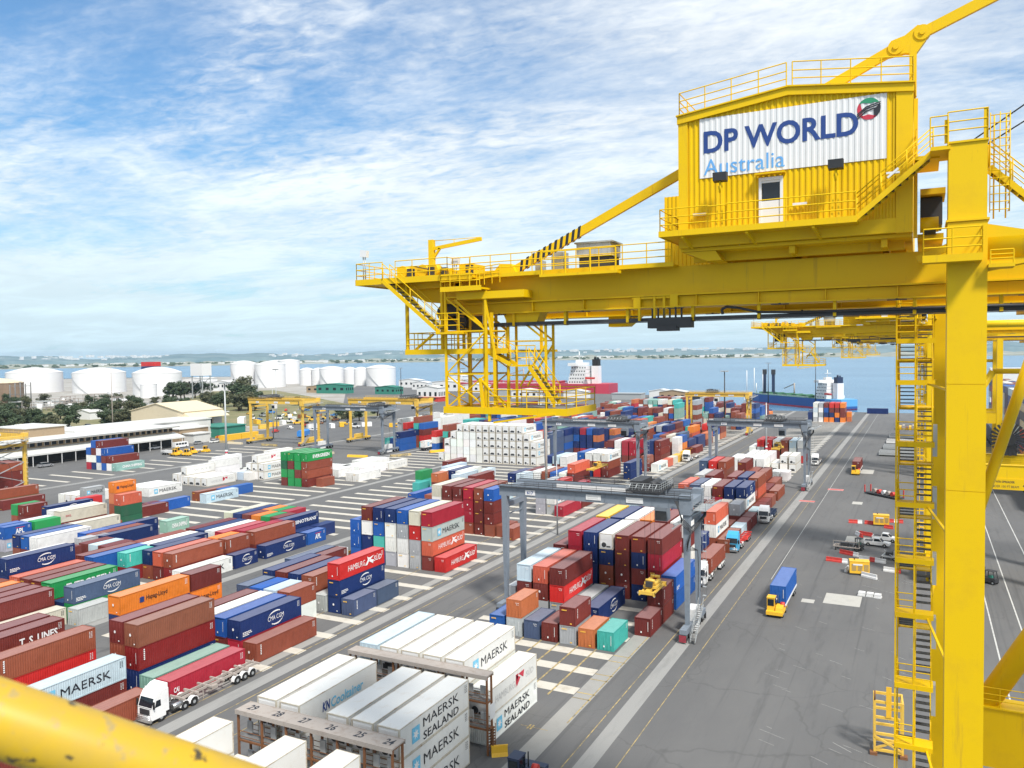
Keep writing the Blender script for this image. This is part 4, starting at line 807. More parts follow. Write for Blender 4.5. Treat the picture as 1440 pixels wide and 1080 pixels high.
    s = MB(); s.box(-23.9, -21.3, 38.35, 39.4, 45.25, 45.35); s.box(-23.9, -21.3, 38.3, 38.35, 45.18, 45.45); s.box(-23.2, -19.0, 38.9, 39.9, 44.75, 45.15); railing(s, [(-23.9, 39.3, 45.35), (-23.9, 38.35, 45.35), (-21.4, 38.35, 45.35)], 1.1, .6); railing(s, [(-23.4, 39.0, 45.35), (-20.5, 39.0, 45.6)], 1.0, .5); B('mast_head_platform', YEL, s, cp)
    lf = thing('lift_frame', None, None); lf.parent = T; lf.location = -OFF
    s = MB(); xa, xb, zb, zt = -24.0, -21.4, 38.66, 45.2
    for x in (xa, xb):
        for y in (39.0, 41.6): s.bar((x, y, zb), (x, y, zt), .125)
    for z in (38.7, 40.6, 43.0, 44.9):
        for y in (39.0, 41.6): s.bar((xa, y, z), (xb, y, z), .075)
        for x in (xa, xb): s.bar((x, 39, z), (x, 41.6, z), .1)
    for y in (39.0, 41.6): s.bar((xa, y, 38.7), (xb, y, 40.6), .07); s.bar((xb, y, 38.7), (xa, y, 40.6), .07); s.bar((xa, y, 40.6), (xb, y, 43), .07); s.bar((xb, y, 43), (xa, y, 44.9), .07)
    s.bar((xa+.5, 39.2, 44.8), (xb+.4, 39.2, 42.6), .14); s.bar((xb+.5, 39, 38.9), (xb+.5, 39, 41.9), .13); s.bar((xb+.6, 39, 41.4), (xb-.1, 39, 45.), .1)
    for z in (39.6, 41.8, 44.0): s.bar((xa, 39, z), (xa, 41.6, z-.9), .06); s.bar((xb, 39, z), (xb, 41.6, z-.9), .06); s.bar((xa+.35, 39.6, z), (xb-.35, 39.6, z), .06)
    for x in (xa+.45, xb-.45): s.bar((x, 39.6, zb), (x, 39.6, zt-.4), .11); s.bar((x, 41.0, zb), (x, 41.0, zt-.4), .11)
    for i in range(18): s.bar((xa+.5, 39.7, 38.9+i*.33), (xa+.5, 40.2, 38.9+i*.33), .03)
    s.build('mast', YEL, lf)
    s = MB(); s.box(-24.1, -16.6, 38.85, 43.0, 38.5, 38.64); s.box(-24.1, -16.6, 38.78, 38.85, 38.4, 38.78); s.box(-16.6, -16.53, 38.78, 43.0, 38.4, 38.78); s.bar((-20.9, 38.8, 37.95), (-17.2, 38.8, 38.5), .1); s.bar((-21.2, 38.9, 38.0), (-21.2, 38.9, 38.6), .14); s.build('floor', YEL, lf); s = MB(); s.box(-21.2, -16.7, 38.95, 42.9, 38.645, 38.68); s.build('floor_grating', GRATE, lf)
    s = MB(); railing(s, [(-21.2, 38.82, 38.68), (-16.57, 38.82, 38.68), (-16.57, 42.9, 38.68), (-21.2, 42.9, 38.68)], 1.08, 1.2); s.bar((-21.6, 38.9, 38.7), (-21.75, 38.9, 40.4), .16); s.bar((-21.7, 38.9, 40.3), (-20.0, 38.9, 38.6), .08); s.build('railing', YEL, lf)
    s = MB()
    for x in (-20.6, -18.3):
        for y in (40.1, 41.1): s.bar((x, y, 38.6), (x, y, 43.4), .12)
    for z in (40.5, 42.4):
        for y in (40.1, 41.1): s.bar((-20.6, y, z), (-18.3, y, z), .07)
    for y in (40.1, 41.1): s.bar((-19.6, y, 43.4), (-18.3, y, 42.4), .09); s.bar((-18.3, y, 42.2), (-19.9, y, 39.9), .09)
    s.build('rear_mast', YEL, lf)
    flight(lf, (-20.0, 39.2, 41.1), (-21.6, 39.2, 41.9), .7, (0, 1, 0)); s = MB(); s.box(-20.0, -18.9, 39.2, 40, 41.0, 41.1); railing(s, [(-20, 40, 41.1), (-18.9, 40, 41.1)], 1.05, .5); s.build('landing', YEL, lf); flight(lf, (-17.4, 39.2, 39.0), (-18.9, 39.2, 41.0), .7, (0, 1, 0))
    # stair tower on the landside leg
    tw = thing('stair_tower', None, None); tw.parent = T; tw.location = -OFF
    Z = [43.6, 42.15, 40.06, 36.94, 33.86, 31.0, 28.2, 24.54, 21.4, 18.2, 15, 11.8, 8.6, 5.4, 2.6]
    for i, z in enumerate(Z):
        s = MB(); s.box(-1.12, .6, 45.2, 46.2, z-.06, z); s.box(-1.16, .6, 45.12, 45.2, z-.2, z+.05); railing(s, [(-1.12, 46.2, z), (-1.12, 45.2, z), (-.3, 45.2, z)] if i % 2 == 0 else [(-1.12, 46.2, z), (-1.12, 45.2, z), (.5, 45.2, z)], 1.05, .8); s.build('landing', YEL, tw)
        if i+1 < len(Z):
            zb = Z[i+1]; zm = (z+zb)/2
            if z-zb > 1.2:
                s = MB(); s.box(-1.12, .6, 48.9, 49.7, zm-.06, zm); s.box(-1.16, .6, 49.7, 49.76, zm-.2, zm+.05); s.build('landing', YEL, tw)
                flight(tw, (-1.05, 48.9, zm), (-1.05, 46.2, z), .75, (1, 0, 0)); flight(tw, (-.22, 46.2, zb), (-.22, 48.9, zm), .72, (1, 0, 0))
    s = MB()
    for x, y in ((-1.14, 45.2), (-.28, 45.2), (-1.14, 49.7), (.56, 49.7)): s.bar((x, y, 0), (x, y, 44.2), .08)
    for z in Z[::2]: s.bar((.56, 49.7, z-.2), (.7, 52, z-.2), .12); s.bar((.3, 45.4, z-.15), (1.2, 37.7, z-.15), .1)
    s.build('tower_post', YEL, tw)
    s = MB()
    for z in (36.2, 33, 29.6, 26.3, 22.8): s.box(.52, .72, 46, 46.6, z, z+1.6)
    s.build('cable_riser', LGRY, tw)
    # trolley cab under the girders, on the water side
    s = MB(); s.box(4.2, 8.6, 41.5, 47.5, 43.3, 43.8); s.box(4.9, 7.6, 43.2, 46, 40.6, 42.0); s.bar((5, 43.5, 42), (5, 43.5, 43.4), .2); s.bar((7.4, 45.6, 42), (7.4, 45.6, 43.4), .2); railing(s, [(4.3, 42.6, 42.0), (8.2, 42.6, 42.0)], 1.1, .8); s.box(4.3, 8.2, 42.5, 47, 41.9, 42.0); B('trolley', YELW, s)
    s = MB()
    for i in range(24):
        a0, a1 = 2*pi*i/24, 2*pi*(i+.55)/24
        for y in (50.6, 51.4): s.poly([(14.5+r*cos(a), y, 24.4+r*sin(a)) for r, a in ((1.2, a0), (3.1, a0), (3.1, a1), (1.2, a1))])
    s.tube((14.5, 50.4, 24.4), (14.5, 51.6, 24.4), 1.2, 20); s.box(13.2, 15.8, 50.7, 51.3, 21.4, 23.6); B('cable_reel', DGRY, s)
    s = MB(); s.tube((1.6, 37, 49.8), (20, 37, 62), .03, 5); s.tube((2.0, 38.5, 49.8), (20, 38.5, 60.5), .03, 5); B('wire_rope', DGRY, s)
    for x in (1.0, 20.6):
        s = MB(); s.box(x-.3, x+1.6, 34, 55.5, 2.6, 4.4); B('sill_beam', YEL, s)
        for y in (34.5, 51.5):
            s = MB(); s.box(x-.1, x+1.3, y-.5, y+4, 1.2, 2.6)
            for k in range(4): s.tube((x+.3, y+k*1.0, .55), (x+.8, y+k*1.0, .55), .5, 12)
            B('bogie', DGRY, s)
    return T
CR = crane()
for y, lab in ((164, 'second yellow quay crane, its truss boom end above the blue tanker'), (291, 'third yellow quay crane, small boom end beyond the second crane'), (392, 'farthest yellow quay crane, tiny beyond the third crane')):
    c = copy_tree(CR); c.location.y = y-4; c['label'] = lab
# handrail right beside the camera
hr = thing('handrail', 'close out-of-focus yellow handrail with chipped paint, bottom left corner', 'handrail', (0, 0, CAMZ-1.6))
def ray(px, py, d): v = (r2*((px-720)/1133.2)+u2*((540-py)/1133.2)+fw); return Vector((0, 0, CAMZ))+v*d
a, c = ray(0, 1010, .625), ray(380, 1134, .70); dd = (c-a)
m = mat('handrail_paint', (.52, .33, .02), .45, wear=(.40, .27, .06), wscale=9, wlo=.42, whi=.62, wfac=.7, spec=.3, streak=(.26, .20, .10))
t = m.node_tree; b = t.nodes['Principled BSDF']; bi = b.inputs['Base Color'].links[0].from_socket
bi = noise_mix(t, bi, (.045, .04, .03), 24, .60, .625, .95, coord='Object'); bi = noise_mix(t, bi, (.25, .22, .15), 45, .58, .66, .6, coord='Object'); t.links.new(bi, b.inputs['Base Color'])
s = MB(); s.tube(a-dd*3, c+dd*3, .0272, 40, cap=True); o = s.build('rail', m, hr); o.location = (0, 0, -(CAMZ-1.6))
for k in (-2.6, 3.4):
    p = a+dd*k; s = MB(); s.tube((p.x, p.y, CAMZ-1.6), p, .022, 12); o = s.build('post', m, hr); o.location = (0, 0, -(CAMZ-1.6))
s = MB(); q0 = a-dd*3; q1 = c+dd*3; nb = Vector((dd.y, -dd.x, 0)).normalized()*-.9; nb = nb if nb.y < 0 else -nb
P4 = [q0, q1, q1+nb, q0+nb]; z = CAMZ-1.6
s.hexa([(p.x, p.y, z-.06) for p in P4]+[(p.x, p.y, z) for p in P4]); o = s.build('floor_plate', GRATE, hr); o.location = (0, 0, -z)
# ---------------- rubber-tyred yard gantries ----------------
def wheel(parent, x, y, r, w, m=BLK, ax=0):
    s = MB(); d = Vector((w/2, 0, 0)) if ax == 0 else Vector((0, w/2, 0)); c = Vector((x, y, r))
    s.tube(c-d, c+d, r, 14); o = s.build('wheel', m, parent)
    s = MB(); s.tube(c-d*1.04, c+d*1.04, r*.42, 10); s.build('rim', LGRY, o); return o
def yard_gantry(x0, x1, yc, dy, zb, label, paint, dark, trolley=.6, spread=None, group='yard gantries over the container blocks', rz=0, grey=True, detail=True, gh=1.7):
    """legs at x0/x1, two girders dy apart along y, underside at zb"""
    T = thing('yard_gantry', label, 'gantry crane', ((x0+x1)/2, yc, 0), rz, group); X0, X1 = x0-(x0+x1)/2, x1-(x0+x1)/2; h = dy/2
    for x in (X0, X1):
        for y in (-h, h):
            s = MB(); w = .47
            if grey: s.hexa([(x-w*.6, y-w*.6, 1.9), (x+w*.6, y-w*.6, 1.9), (x+w*.6, y+w*.6, 1.9), (x-w*.6, y+w*.6, 1.9), (x-w, y-w*1.2, zb), (x+w, y-w*1.2, zb), (x+w, y+w*1.2, zb), (x-w, y+w*1.2, zb)])
            else: s.hexa([(x-w*.9, y-w, 1.9), (x+w*.9, y-w, 1.9), (x+w*.9, y+w, 1.9), (x-w*.9, y+w, 1.9), (x-w, y-w, zb), (x+w, y-w, zb), (x+w, y+w, zb), (x-w, y+w, zb)])
            s.build('leg', paint, T)
        s = MB(); s.box(x-.5, x+.5, -h-2.6, h+2.6, 1.15, 1.95); s.box(x-.45, x+.45, -h, h, zb-1.9, zb-1.1); s.bar((x, -h, zb-3.2), (x, h, zb-3.2), .16); s.build('sill', paint, T)
        for y in (-h-1.7, -h+.2, h-.2, h+1.7):
            wheel(T, x, y, .75, .62)
        s = MB(); s.box(x-.7, x+.7, -h*.45, h*.45, 1.98, 3.7); s.build('engine_house', WHT if grey else paint, T)
        if grey: s = MB(); s.box(x-.68, x+.68, -h*.4, h*.4, .45, 1.1); s.build('equipment_box', WHT, T)
        s = MB()
        for k in (-1, 1): s.box(x-.55, x+.55, k*(h+2.65)-.12, k*(h+2.65)+.12, .25, 1.3)
        b_ = s.build('bumper', dark, T)
    for k, y in enumerate((-h, h)):
        s = MB(); s.box(X0-.8, X1+.8, y-.55, y+.55, zb, zb+gh); 
        for i in range(1, 12): xx = X0+(X1-X0)*i/12; s.box(xx-.05, xx+.05, y-.62, y+.62, zb+.02, zb+gh-.02)
        g = s.build('girder', paint, T)
        s = MB(); s.box(X0-.6, X1+.6, y-.06, y+.06, zb+gh, zb+gh+.12); s.build('rail', dark, g)
        yo = y+(-.95 if k == 0 else .95)
        s = MB(); s.box(X0-.8, X1+.8, min(yo, y+.55*(-1 if k == 0 else 1)), max(yo, y+.55*(-1 if k == 0 else 1)), zb+gh-.25, zb+gh-.18)
        if detail: railing(s, [(X0-.8, yo, zb+gh-.18), (X1+.8, yo, zb+gh-.18)], 1.05, 2.4, .03, n=4)
        s.build('walkway', dark if grey else paint, g)
        if k == 0 and detail:
            for a, w in ((.16, 1.7), (.52, 2.4), (.74, 2.6)):
                xx = X0+(X1-X0)*a; s = MB(); s.box(xx-w/2, xx+w/2, y-.66, y-.56, zb+.35, zb+1.15); p = s.build('notice_plate', WHT, g)
                q = MB(); f = lambda u, v: (u, y-.668, v)
                if a < .2: add_text(q, '617', xx-.55, xx+.55, zb+.5, zb+1.02, f, bold=.03)
                else: [add_poly(q, [(xx-w*.4, zb+z), (xx+w*.32, zb+z), (xx+w*.32, zb+z+.1), (xx-w*.4, zb+z+.1)], f) for z in (.55, .8)]
                q.build('lettering', NAVYINK if a < .2 else GREYINK, p)
        if k == 1 and detail:
            s = MB(); s.box(X0+(X1-X0)*.22, X0+(X1-X0)*.66, y-.64, y-.56, zb+.75, zb+1.4); s.build('name_board', WHT, g)
    for x in (X0, X1):
        s = MB(); s.box(x-.7, x+.7, -h+.55, h-.55, zb+.3, zb+1.2); s.build('end_tie', paint, T)
    tx = X0+(X1-X0)*trolley; tz = zb+gh+.12
    t_ = MB(); t_.box(tx-2.6, tx+2.6, -h-.5, h+.5, tz+.15, tz+.45); t_.box(tx-2.2, tx-.4, -h+.4, h-.6, tz+.45, tz+1.7); t_.tube((tx+.8, -h+1, tz+1.), (tx+.8, h-1, tz+1.), .55, 12); t_.box(tx+1.7, tx+2.5, -1.4, 1.2, tz+.45, tz+1.4); t_.box(tx-1.2, tx-.2, h-.6, h+.4, tz+.45, tz+1.2)
    tr = t_.build('trolley', dark, T)
    if detail:
        s = MB(); railing(s, [(tx-2.6, -h-.5, tz+.45), (tx+2.6, -h-.5, tz+.45), (tx+2.6, h+.5, tz+.45), (tx-2.6, h+.5, tz+.45), (tx-2.6, -h-.5, tz+.45)], 1.05, 1.1, .03, n=4)
        for i in range(5): s.tube((tx-2.2+i*1.0, -h-.4, tz+.5), (tx-2.0+i*1.0, -h+.2, tz+1.3), .07, 5)
        s.build('trolley_railing', LGRY, tr)
    s = MB(); s.box(tx+1.0, tx+2.9, -.9, .9, zb-2.6, zb-.5); c = s.build('cab', paint if grey else WHT, tr); s = MB(); s.box(tx+1.1, tx+2.8, -.96, -.89, zb-2.5, zb-1.1); s.build('window_pane', GLASS, c); s = MB(); s.bar((tx+1.4, 0, zb-.5), (tx+1.4, 0, tz+.2), .18); s.bar((tx+2.5, 0, zb-.5), (tx+2.5, 0, tz+.2), .18); s.build('cab_hanger', paint, c)
    # head frames, cables and stairs on the lane side
    if detail:
        s = MB(); s.box(X1-.95, X1+.7, -h-.8, -h+.6, zb-.8, zb+gh+.3); s.box(X1-.75, X1+.7, h-.6, h+.8, zb-.8, zb+gh+.3); s.build('corner_box', paint, T)
        s = MB()
        for i in range(5):
            pts = [(X1-1.5+.1*i, -h-1.05, zb+1.2), (X1-.4, -h-1.2, zb-1.2-.25*i), (X1+.9, -h-.6, zb-2.6-.2*i), (X1+1.6+.1*i, 0, zb-1.4), (X1+1.2, h+.4, zb-.2)]
            for p, q in zip(pts[:-1], pts[1:]): s.tube(p, q, .05, 5)
        for i in range(4):
            pts = [(X1+1.0, -h-.9, zb-2.4-i*.1), (X1+.2, -h-.9-.06*i, zb-5-i*.3), (X1+.9, -h*.2, zb-6.5), (X1+.85, 0, zb-9), (X1+.75, 0, 3.8)]
            for p, q in zip(pts[:-1], pts[1:]): s.tube(p, q, .045, 5)
        s.build('cable_loom', DGRY, T)
        s = MB(); s.bar((X1-1.6, -h-1.3, zb-2.2), (X1+3.6, h-.5, zb+.5), .34, .2); s.bar((X1-1.9, -h-1.0, zb-2.9), (X1-.2, -h-.8, zb-1.4), .3, .2); s.build('cable_trough', LGRY, T)
        s = MB(); s.box(X1+.75, X1+2.6, -h+.4, h-.3, zb-.3, zb-.2); railing(s, [(X1+.8, -h+.4, zb-.2), (X1+2.6, -h+.4, zb-.2), (X1+2.6, h-.3, zb-.2), (X1+.8, h-.3, zb-.2)], 1.05, 1.0, .03, n=4); s.build('access_platform', LGRY, T)
        flight(T, (X1+1.0, -h-2.4, .3), (X1+1.0, -h+2.6, 4.4), .7, (1, 0, 0), GRATE).data.materials[0] = LGRY
        s = MB()
        for z in range(10): s.box(X1+.72, X1+1.25, h-.25, h+.25, 4.6+z*1.35, 4.66+z*1.35)
        for dx in (.75, 1.22): s.tube((X1+dx, h, 4.4), (X1+dx, h, zb), .03, 5)
        s.build('ladder', LGRY, T)
        s = MB()
        for i in range(6): s.quad(*[(X1-.52, -h-2.78, .28+.17*i), (X1+.52, -h-2.78, .28+.17*i), (X1+.52, -h-2.78, .36+.17*i), (X1-.52, -h-2.78, .36+.17*i)])
        s.build('warning_stripe', REDINK, T)
    if spread:
        sx, sz, L = spread; sx -= (x0+x1)/2
        sp = thing('spreader', None, None); sp.parent = T
        s = MB(); s.box(sx-.35, sx+.35, -L/2, L/2, sz+.25, sz+.6)
        for y in (-L/2, L/2): s.box(sx-1.2, sx+1.2, y-.18, y+.18, sz+.05, sz+.55); s.box(sx-1.05, sx-.75, min(y, 0), max(y, 0), sz+.1, sz+.4); s.box(sx+.75, sx+1.05, min(y, 0), max(y, 0), sz+.1, sz+.4); s.box(sx-1.2, sx-1.0, y-.25, y+.25, sz-.1, sz+.5); s.box(sx+1., sx+1.2, y-.25, y+.25, sz-.1, sz+.5)
        s.build('beam', DYEL, sp); s = MB(); s.box(sx-1., sx+1., -1.6, 1.6, sz+.6, sz+1.0); s.box(sx-.9, sx-.35, -1.4, 1.4, sz+1.15, sz+1.5); s.box(sx+.35, sx+.9, -1.2, 1.2, sz+1.15, sz+1.45)
        for y in (-1.3, 1.3): s.bar((sx-.8, y, sz+.9), (sx+.8, y, sz+1.3), .1); s.tube((sx-.7, y, sz+1.75), (sx+.7, y, sz+1.75), .22, 10)
        s.build('headblock', DYEL, sp); s = MB(); s.box(sx-.5, sx+.5, -2.1, -1.7, sz+.9, sz+1.7); s.tube((sx-.6, 0, sz+1.2), (sx+.6, 0, sz+1.2), .28, 10); s.build('motor', DGRY, sp)
        s = MB()
        for a in (-.7, .7):
            for y in (-1.3, 1.3): s.tube((sx+a, y, sz+2.3), (sx+a*1.1, y*1.2, tz), .018, 4)
        s.build('hoist_rope', DGRY, sp)
    return T
yard_gantry(-59.6, -30.1, 117.4, 6.3, 18.9, 'nearest grey yard gantry, lowering its yellow spreader onto a maroon container', GRY, DGRY, .78, (-36.22, 5.5, 6.0))
yard_gantry(-105.6, -75.4, 234, 7.2, 18.6, 'second grey yard gantry, standing right of the white reefer wall', GRY, DGRY, .76, (-94.2+4.5, 5.6, 12))
yard_gantry(-58.6, -30.4, 254, 7, 18.2, 'third grey yard gantry, standing over the white containers beside the wharf lane', GRY, DGRY, .68, (-38.9, 11.5, 6), rz=radians(-3))
yard_gantry(-105, -75.4, 404, 8, 18.6, 'yellow yard gantry standing alone near the far end of the terminal', DYEL, DGRY, .4, None, grey=False)
yard_gantry(-286, -254, 291.5, 11, 19.2, 'leftmost of the three parked gantries, pale yellow with plain girder', DYEL, DGRY, .25, None, 'yard gantries parked beside the equipment lot', grey=False, gh=2.2)
yard_gantry(-237, -201, 279, 8.5, 17.9, 'grey gantry between the two parked yellow gantries', GRY, DGRY, .86, None, 'yard gantries parked beside the equipment lot')
yard_gantry(-243, -205, 313, 12, 18.6, 'rightmost of the three parked gantries, yellow, white container below', DYEL, DGRY, .8, None, 'yard gantries parked beside the equipment lot', grey=False, gh=2.2)
LG = yard_gantry(-266, -235.3, 141, 9, 18.2, 'yellow gantry cut off by the left edge, maroon stacks inside', DYEL, DGRY, .3, None, grey=False)
s = MB()
for z in (2.8, 8.6, 13.0): s.bar((15.3, -4.3, z), (15.3, 4.3, z+3), .22); s.bar((15.3, 4.3, z+3), (15.3, -4.3, z+5.8), .18)
s.build('brace', LGRY, LG)
# ---------------- reefer racks ----------------
def reefer_rack(x0, x1, y0, y1, zt, nums, label):
    T = thing('reefer_rack', label, 'steel rack', (x0, y0, 0), 0, 'reefer racks between the white containers'); w, d = x1-x0, y1-y0
    n = 6
    for i in range(n+1):
        for y in (.12, d-.12):
            s = MB(); xx = w*i/n; s.box(xx-.09, xx+.09, y-.09, y+.09, 0, zt-.25); s.build('post', RUST, T)
    s = MB()
    for z in (2.7, 5.5, zt-.3):
        for y in (.12, d-.12): s.bar((0, y, z), (w, y, z), .12, .18)
        for i in range(n+1): s.bar((w*i/n, .12, z), (w*i/n, d-.12, z), .1, .14)
    for z in (3.7, 6.4):
        for y in (.1, d-.1): s.bar((0, y, z), (w, y, z), .05); s.bar((0, y, z-.5), (w, y, z-.5), .04)
    s.build('beam', RUST, T)
    for z in (2.8, 5.6): s = MB(); s.box(0, w, .2, d-.2, z, z+.05); s.build('walkway', GRATE, T)
    s = MB(); s.box(-.15, w+.15, -.1, d+.1, zt-.18, zt-.05); s.box(-.15, w+.15, -.16, -.1, zt-.45, zt-.02); s.box(-.15, w+.15, d+.1, d+.16, zt-.45, zt-.02); top = s.build('top_deck', RACKTOP, T)
    if nums:
        k = len(nums)
        for i, t_ in enumerate(nums): s = MB(); u = .7+(w-2)*i/(k-1); add_text(s, t_, u, u+.95, .8, 1.7, lambda a, b_: (a, (b_-.8)*1.1+.4, zt-.04), bold=.02); s.build('lettering', BLKINK, top)
    s = MB()
    for i in range(n*2):
        xx = w*(i+.5)/(n*2)
        for z in (3.2, 6.0): s.box(xx-.3, xx+.3, d*.45, d*.55, z, z+1.1)
    s.build('socket_panel', LGRY, T)
    s = MB()
    for i in range(9): s.box(w-.02, w+.5, d*.3, d*.8, .4+i*.3, .45+i*.3)
    for y in (.3, .8): s.bar((w+.48, d*y, 0), (w+.48, d*y, 3.2), .06)
    s.build('ladder', RUST, T); s = MB(); s.box(w+.1, w+.14, .5, 1.6, 3.6, 5.2); s.build('notice_plate', WHT, T)
reefer_rack(-57.5, -39.8, 54.8, 56.5, 8.5, ['29', '28', '27', '26', '25', '24'], 'front rusty reefer rack with numbers painted on its walkway')
reefer_rack(-57.5, -39.9, 71.6, 72.8, 8.5, None, 'rear rusty reefer rack squeezed between two rows of white reefers')
# ---------------- trucks, trailers and yard equipment ----------------
def wheels(T, xs, ys, r=.5, w=.32, m=BLK):
    for y in ys:
        for x in xs: wheel(T, x, y, r, w)
def road_truck(x, y, label, col, box=None, trailer=12.4, tcol=None, name='semi_truck', rz=0, skeletal=True, low=False):
    """front bumper at y, facing -y; the trailer runs back along +y"""
    T = thing(name, label, 'truck', (x, y, 0), rz, 'trucks working in the terminal')
    s = MB(); s.ext([(.0, .55), (.05, 1.9), (.45, 3.0), (.9, 3.62), (2.3, 3.62), (2.35, 1.0), (1.9, 1.0), (1.9, .55)], -1.2, 1.2, 0); cab = s.build('cab', col, T)
    s = MB(); s.poly([(-1.12, .035, 1.85), (1.12, .035, 1.85), (1.05, .40, 2.95), (-1.05, .40, 2.95)]); s.build('windscreen', GLASS, cab)
    for sx in (-1, 1):
        s = MB(); X = sx*1.21; s.poly([(X, .42, 1.9), (X, 1.25, 1.9), (X, 1.2, 2.65), (X, .62, 2.65)]); s.build('side_window', GLASS, cab)
        s = MB(); s.box(*sorted((sx*1.22, sx*1.5)), .1, .2, 1.9, 2.7); s.build('mirror', BLK, cab)
        s = MB(); s.box(*sorted((sx*.7, sx*1.12)), -.02, .03, .75, 1.0); s.build('headlight', WHT, cab)
        s = MB(); s.tube((sx*1.0, 2.9, 1.0), (sx*1.0, 4.3, 1.0), .32, 10); s.build('fuel_tank', CHROME, T)
    s = MB(); s.box(-.8, .8, -.03, .02, 1.1, 1.75); [s.box(-.78, .78, -.05, -.03, 1.15+i*.14, 1.2+i*.14) for i in range(4)]; s.build('grille', DGRY, cab)
    s = MB(); s.box(-1.22, 1.22, -.28, -.02, .35, .65); [s.tube((-1.1, -.25, .75+.2*i), (1.1, -.25, .75+.2*i), .04, 6) for i in range(3)]; s.build('bull_bar', CHROME, cab)
    s = MB(); s.ext([(.9, 3.62), (2.3, 3.62), (2.3, 4.15), (1.75, 4.1)], -1.1, 1.1, 0); s.build('roof_fairing', col, cab)
    s = MB(); s.box(-.45, .45, 2.0, 6.6, .75, 1.0); s.build('chassis', DGRY, T)
    wheels(T, (-1.02, 1.02), (1.3,)); wheels(T, (-.98, .98), (4.6, 5.95), w=.5)
    for yy in (4.6, 5.95):
        for sx in (-1, 1):
            s = MB(); pts = [(yy+.68*cos(a*pi/6), .5+.68*sin(a*pi/6)) for a in range(7)]; pin = [(yy+.62*cos(a*pi/6), .5+.62*sin(a*pi/6)) for a in range(6, -1, -1)]; s.ext(pts+pin, *sorted((sx*.7, sx*1.25)), 0); s.build('mudguard', col if tcol is None else WHT, T)
    if trailer:
        y0, y1 = 4.4, 4.4+trailer; tm = tcol or RACKTOP
        s = MB()
        for xx in (-.45, .45): s.box(xx-.08, xx+.08, y0, y1, 1.05, 1.35)
        for i in range(7): yy = y0+.15+(y1-y0-.3)*i/6; s.box(-1.22, 1.22, yy-.1, yy+.1, 1.18, 1.42)
        s.box(-1.0, -.5, y0+4.2, y0+5.4, .7, 1.15); s.box(.5, 1.0, y0+4.2, y0+5.4, .7, 1.15); s.box(.75, .85, y0+3.2, y0+3.3, .1, 1.1); s.box(-.85, -.75, y0+3.2, y0+3.3, .1, 1.1)
        tr = s.build('trailer', tm, T)
        wheels(T, (-.98, .98), (y1-4.0, y1-2.7, y1-1.4), w=.5)
        for yy in (y1-4.0, y1-2.7, y1-1.4):
            for sx in (-1, 1):
                s = MB(); pts = [(yy+.66*cos(a*pi/6), .5+.66*sin(a*pi/6)) for a in range(7)]; pin = [(yy+.6*cos(a*pi/6), .5+.6*sin(a*pi/6)) for a in range(6, -1, -1)]; s.ext(pts+pin, *sorted((sx*.7, sx*1.24)), 0); s.build('mudguard', tm if tcol else WHT, T)
    return T
rq = random.Random(8)
def load(x, y, L, c, lg, label, H=2.7, z=1.43): return make_container(x+1.22, y, z, L, H, c, lg, 'shipping_container', label, 'container', 'containers riding on trucks', rq)
road_truck(-78.75, 61.3, 'white semi-truck with empty skeletal trailer beside the crimson container', TRUCKW)
road_truck(-34.95, 140.2, 'white semi-truck carrying a rust brown container behind the nearest gantry', TRUCKW); load(-34.95, 144.3, 40, 'b', 'v', 'rust brown container on the white semi-truck behind the nearest gantry')
road_truck(-34.6, 166.5, 'bright blue truck with empty red trailer in the lane', CYAN, tcol=RED, trailer=11)
road_truck(-33.6, 197.5, 'white truck with dark trailer, farther up the same lane', TRUCKW, tcol=NAVYM, trailer=9)
road_truck(-33.8, 303, 'small white truck right of the third gantry', TRUCKW, trailer=8); road_truck(-78.4, 296, 'white truck in the lane left of the third gantry', TRUCKW, trailer=12)
def terminal_tractor(x, y, label, rz=0, m=GENY, trailer=12.6):
    T = thing('terminal_tractor', label, 'tractor', (x, y, 0), rz, 'yard tractors hauling containers')
    s = MB(); s.box(-1.2, -.05, .55, 2.1, 1.0, 2.9); s.box(-1.25, 0, .5, 2.15, 2.9, 3.02); cab = s.build('cab', m, T)
    s = MB(); s.box(-1.1, -.15, .52, .56, 1.7, 2.75); s.build('windscreen', GLASS, cab); s = MB(); s.box(-.06, -.03, .75, 1.9, 1.7, 2.75); s.box(-1.22, -1.19, .75, 1.9, 1.7, 2.75); s.build('side_window', GLASS, cab)
    s = MB(); s.box(-1.25, 1.25, 0, 4.6, .55, 1.0); s.box(-1.25, 1.25, -.12, .02, .45, .95); s.build('chassis', m, T)
    s = MB(); s.ext([(.3, 1.0), (.4, 1.5), (2.2, 1.7), (2.4, 1.0)], .1, 1.15, 0); s.build('bonnet', m, T); s = MB(); s.tube((.6, 2.3, 1.6), (1.2, 2.3, 1.6), .4, 12); s.build('air_tank', RED, T); s = MB(); s.tube((.2, 2.2, 1.5), (.2, 2.2, 3.1), .08, 8); s.build('exhaust', DGRY, T)
    wheels(T, (-1.05, 1.05), (.9,), .52, .35); wheels(T, (-.98, .98), (3.6,), .52, .55)
    if trailer:
        s = MB(); y0, y1 = 3.0, 3.0+trailer
        for xx in (-.5, .5): s.box(xx-.1, xx+.1, y0, y1, .95, 1.3)
        s.box(-1.3, -1.15, y0, y1, 1.15, 1.4); s.box(1.15, 1.3, y0, y1, 1.15, 1.4); s.build('trailer', WHT if m is GENY else NAVYM, T); wheels(T, (-.95, .95), (y1-2.6, y1-1.2), .5, .55)
    return T
terminal_tractor(-20.2, 128.4, 'yellow yard tractor with cab open to view, hauling the blue container'); load(-20.2, 131.9, 40, 'u', '', 'plain blue container hauled by the yellow yard tractor', z=1.42)
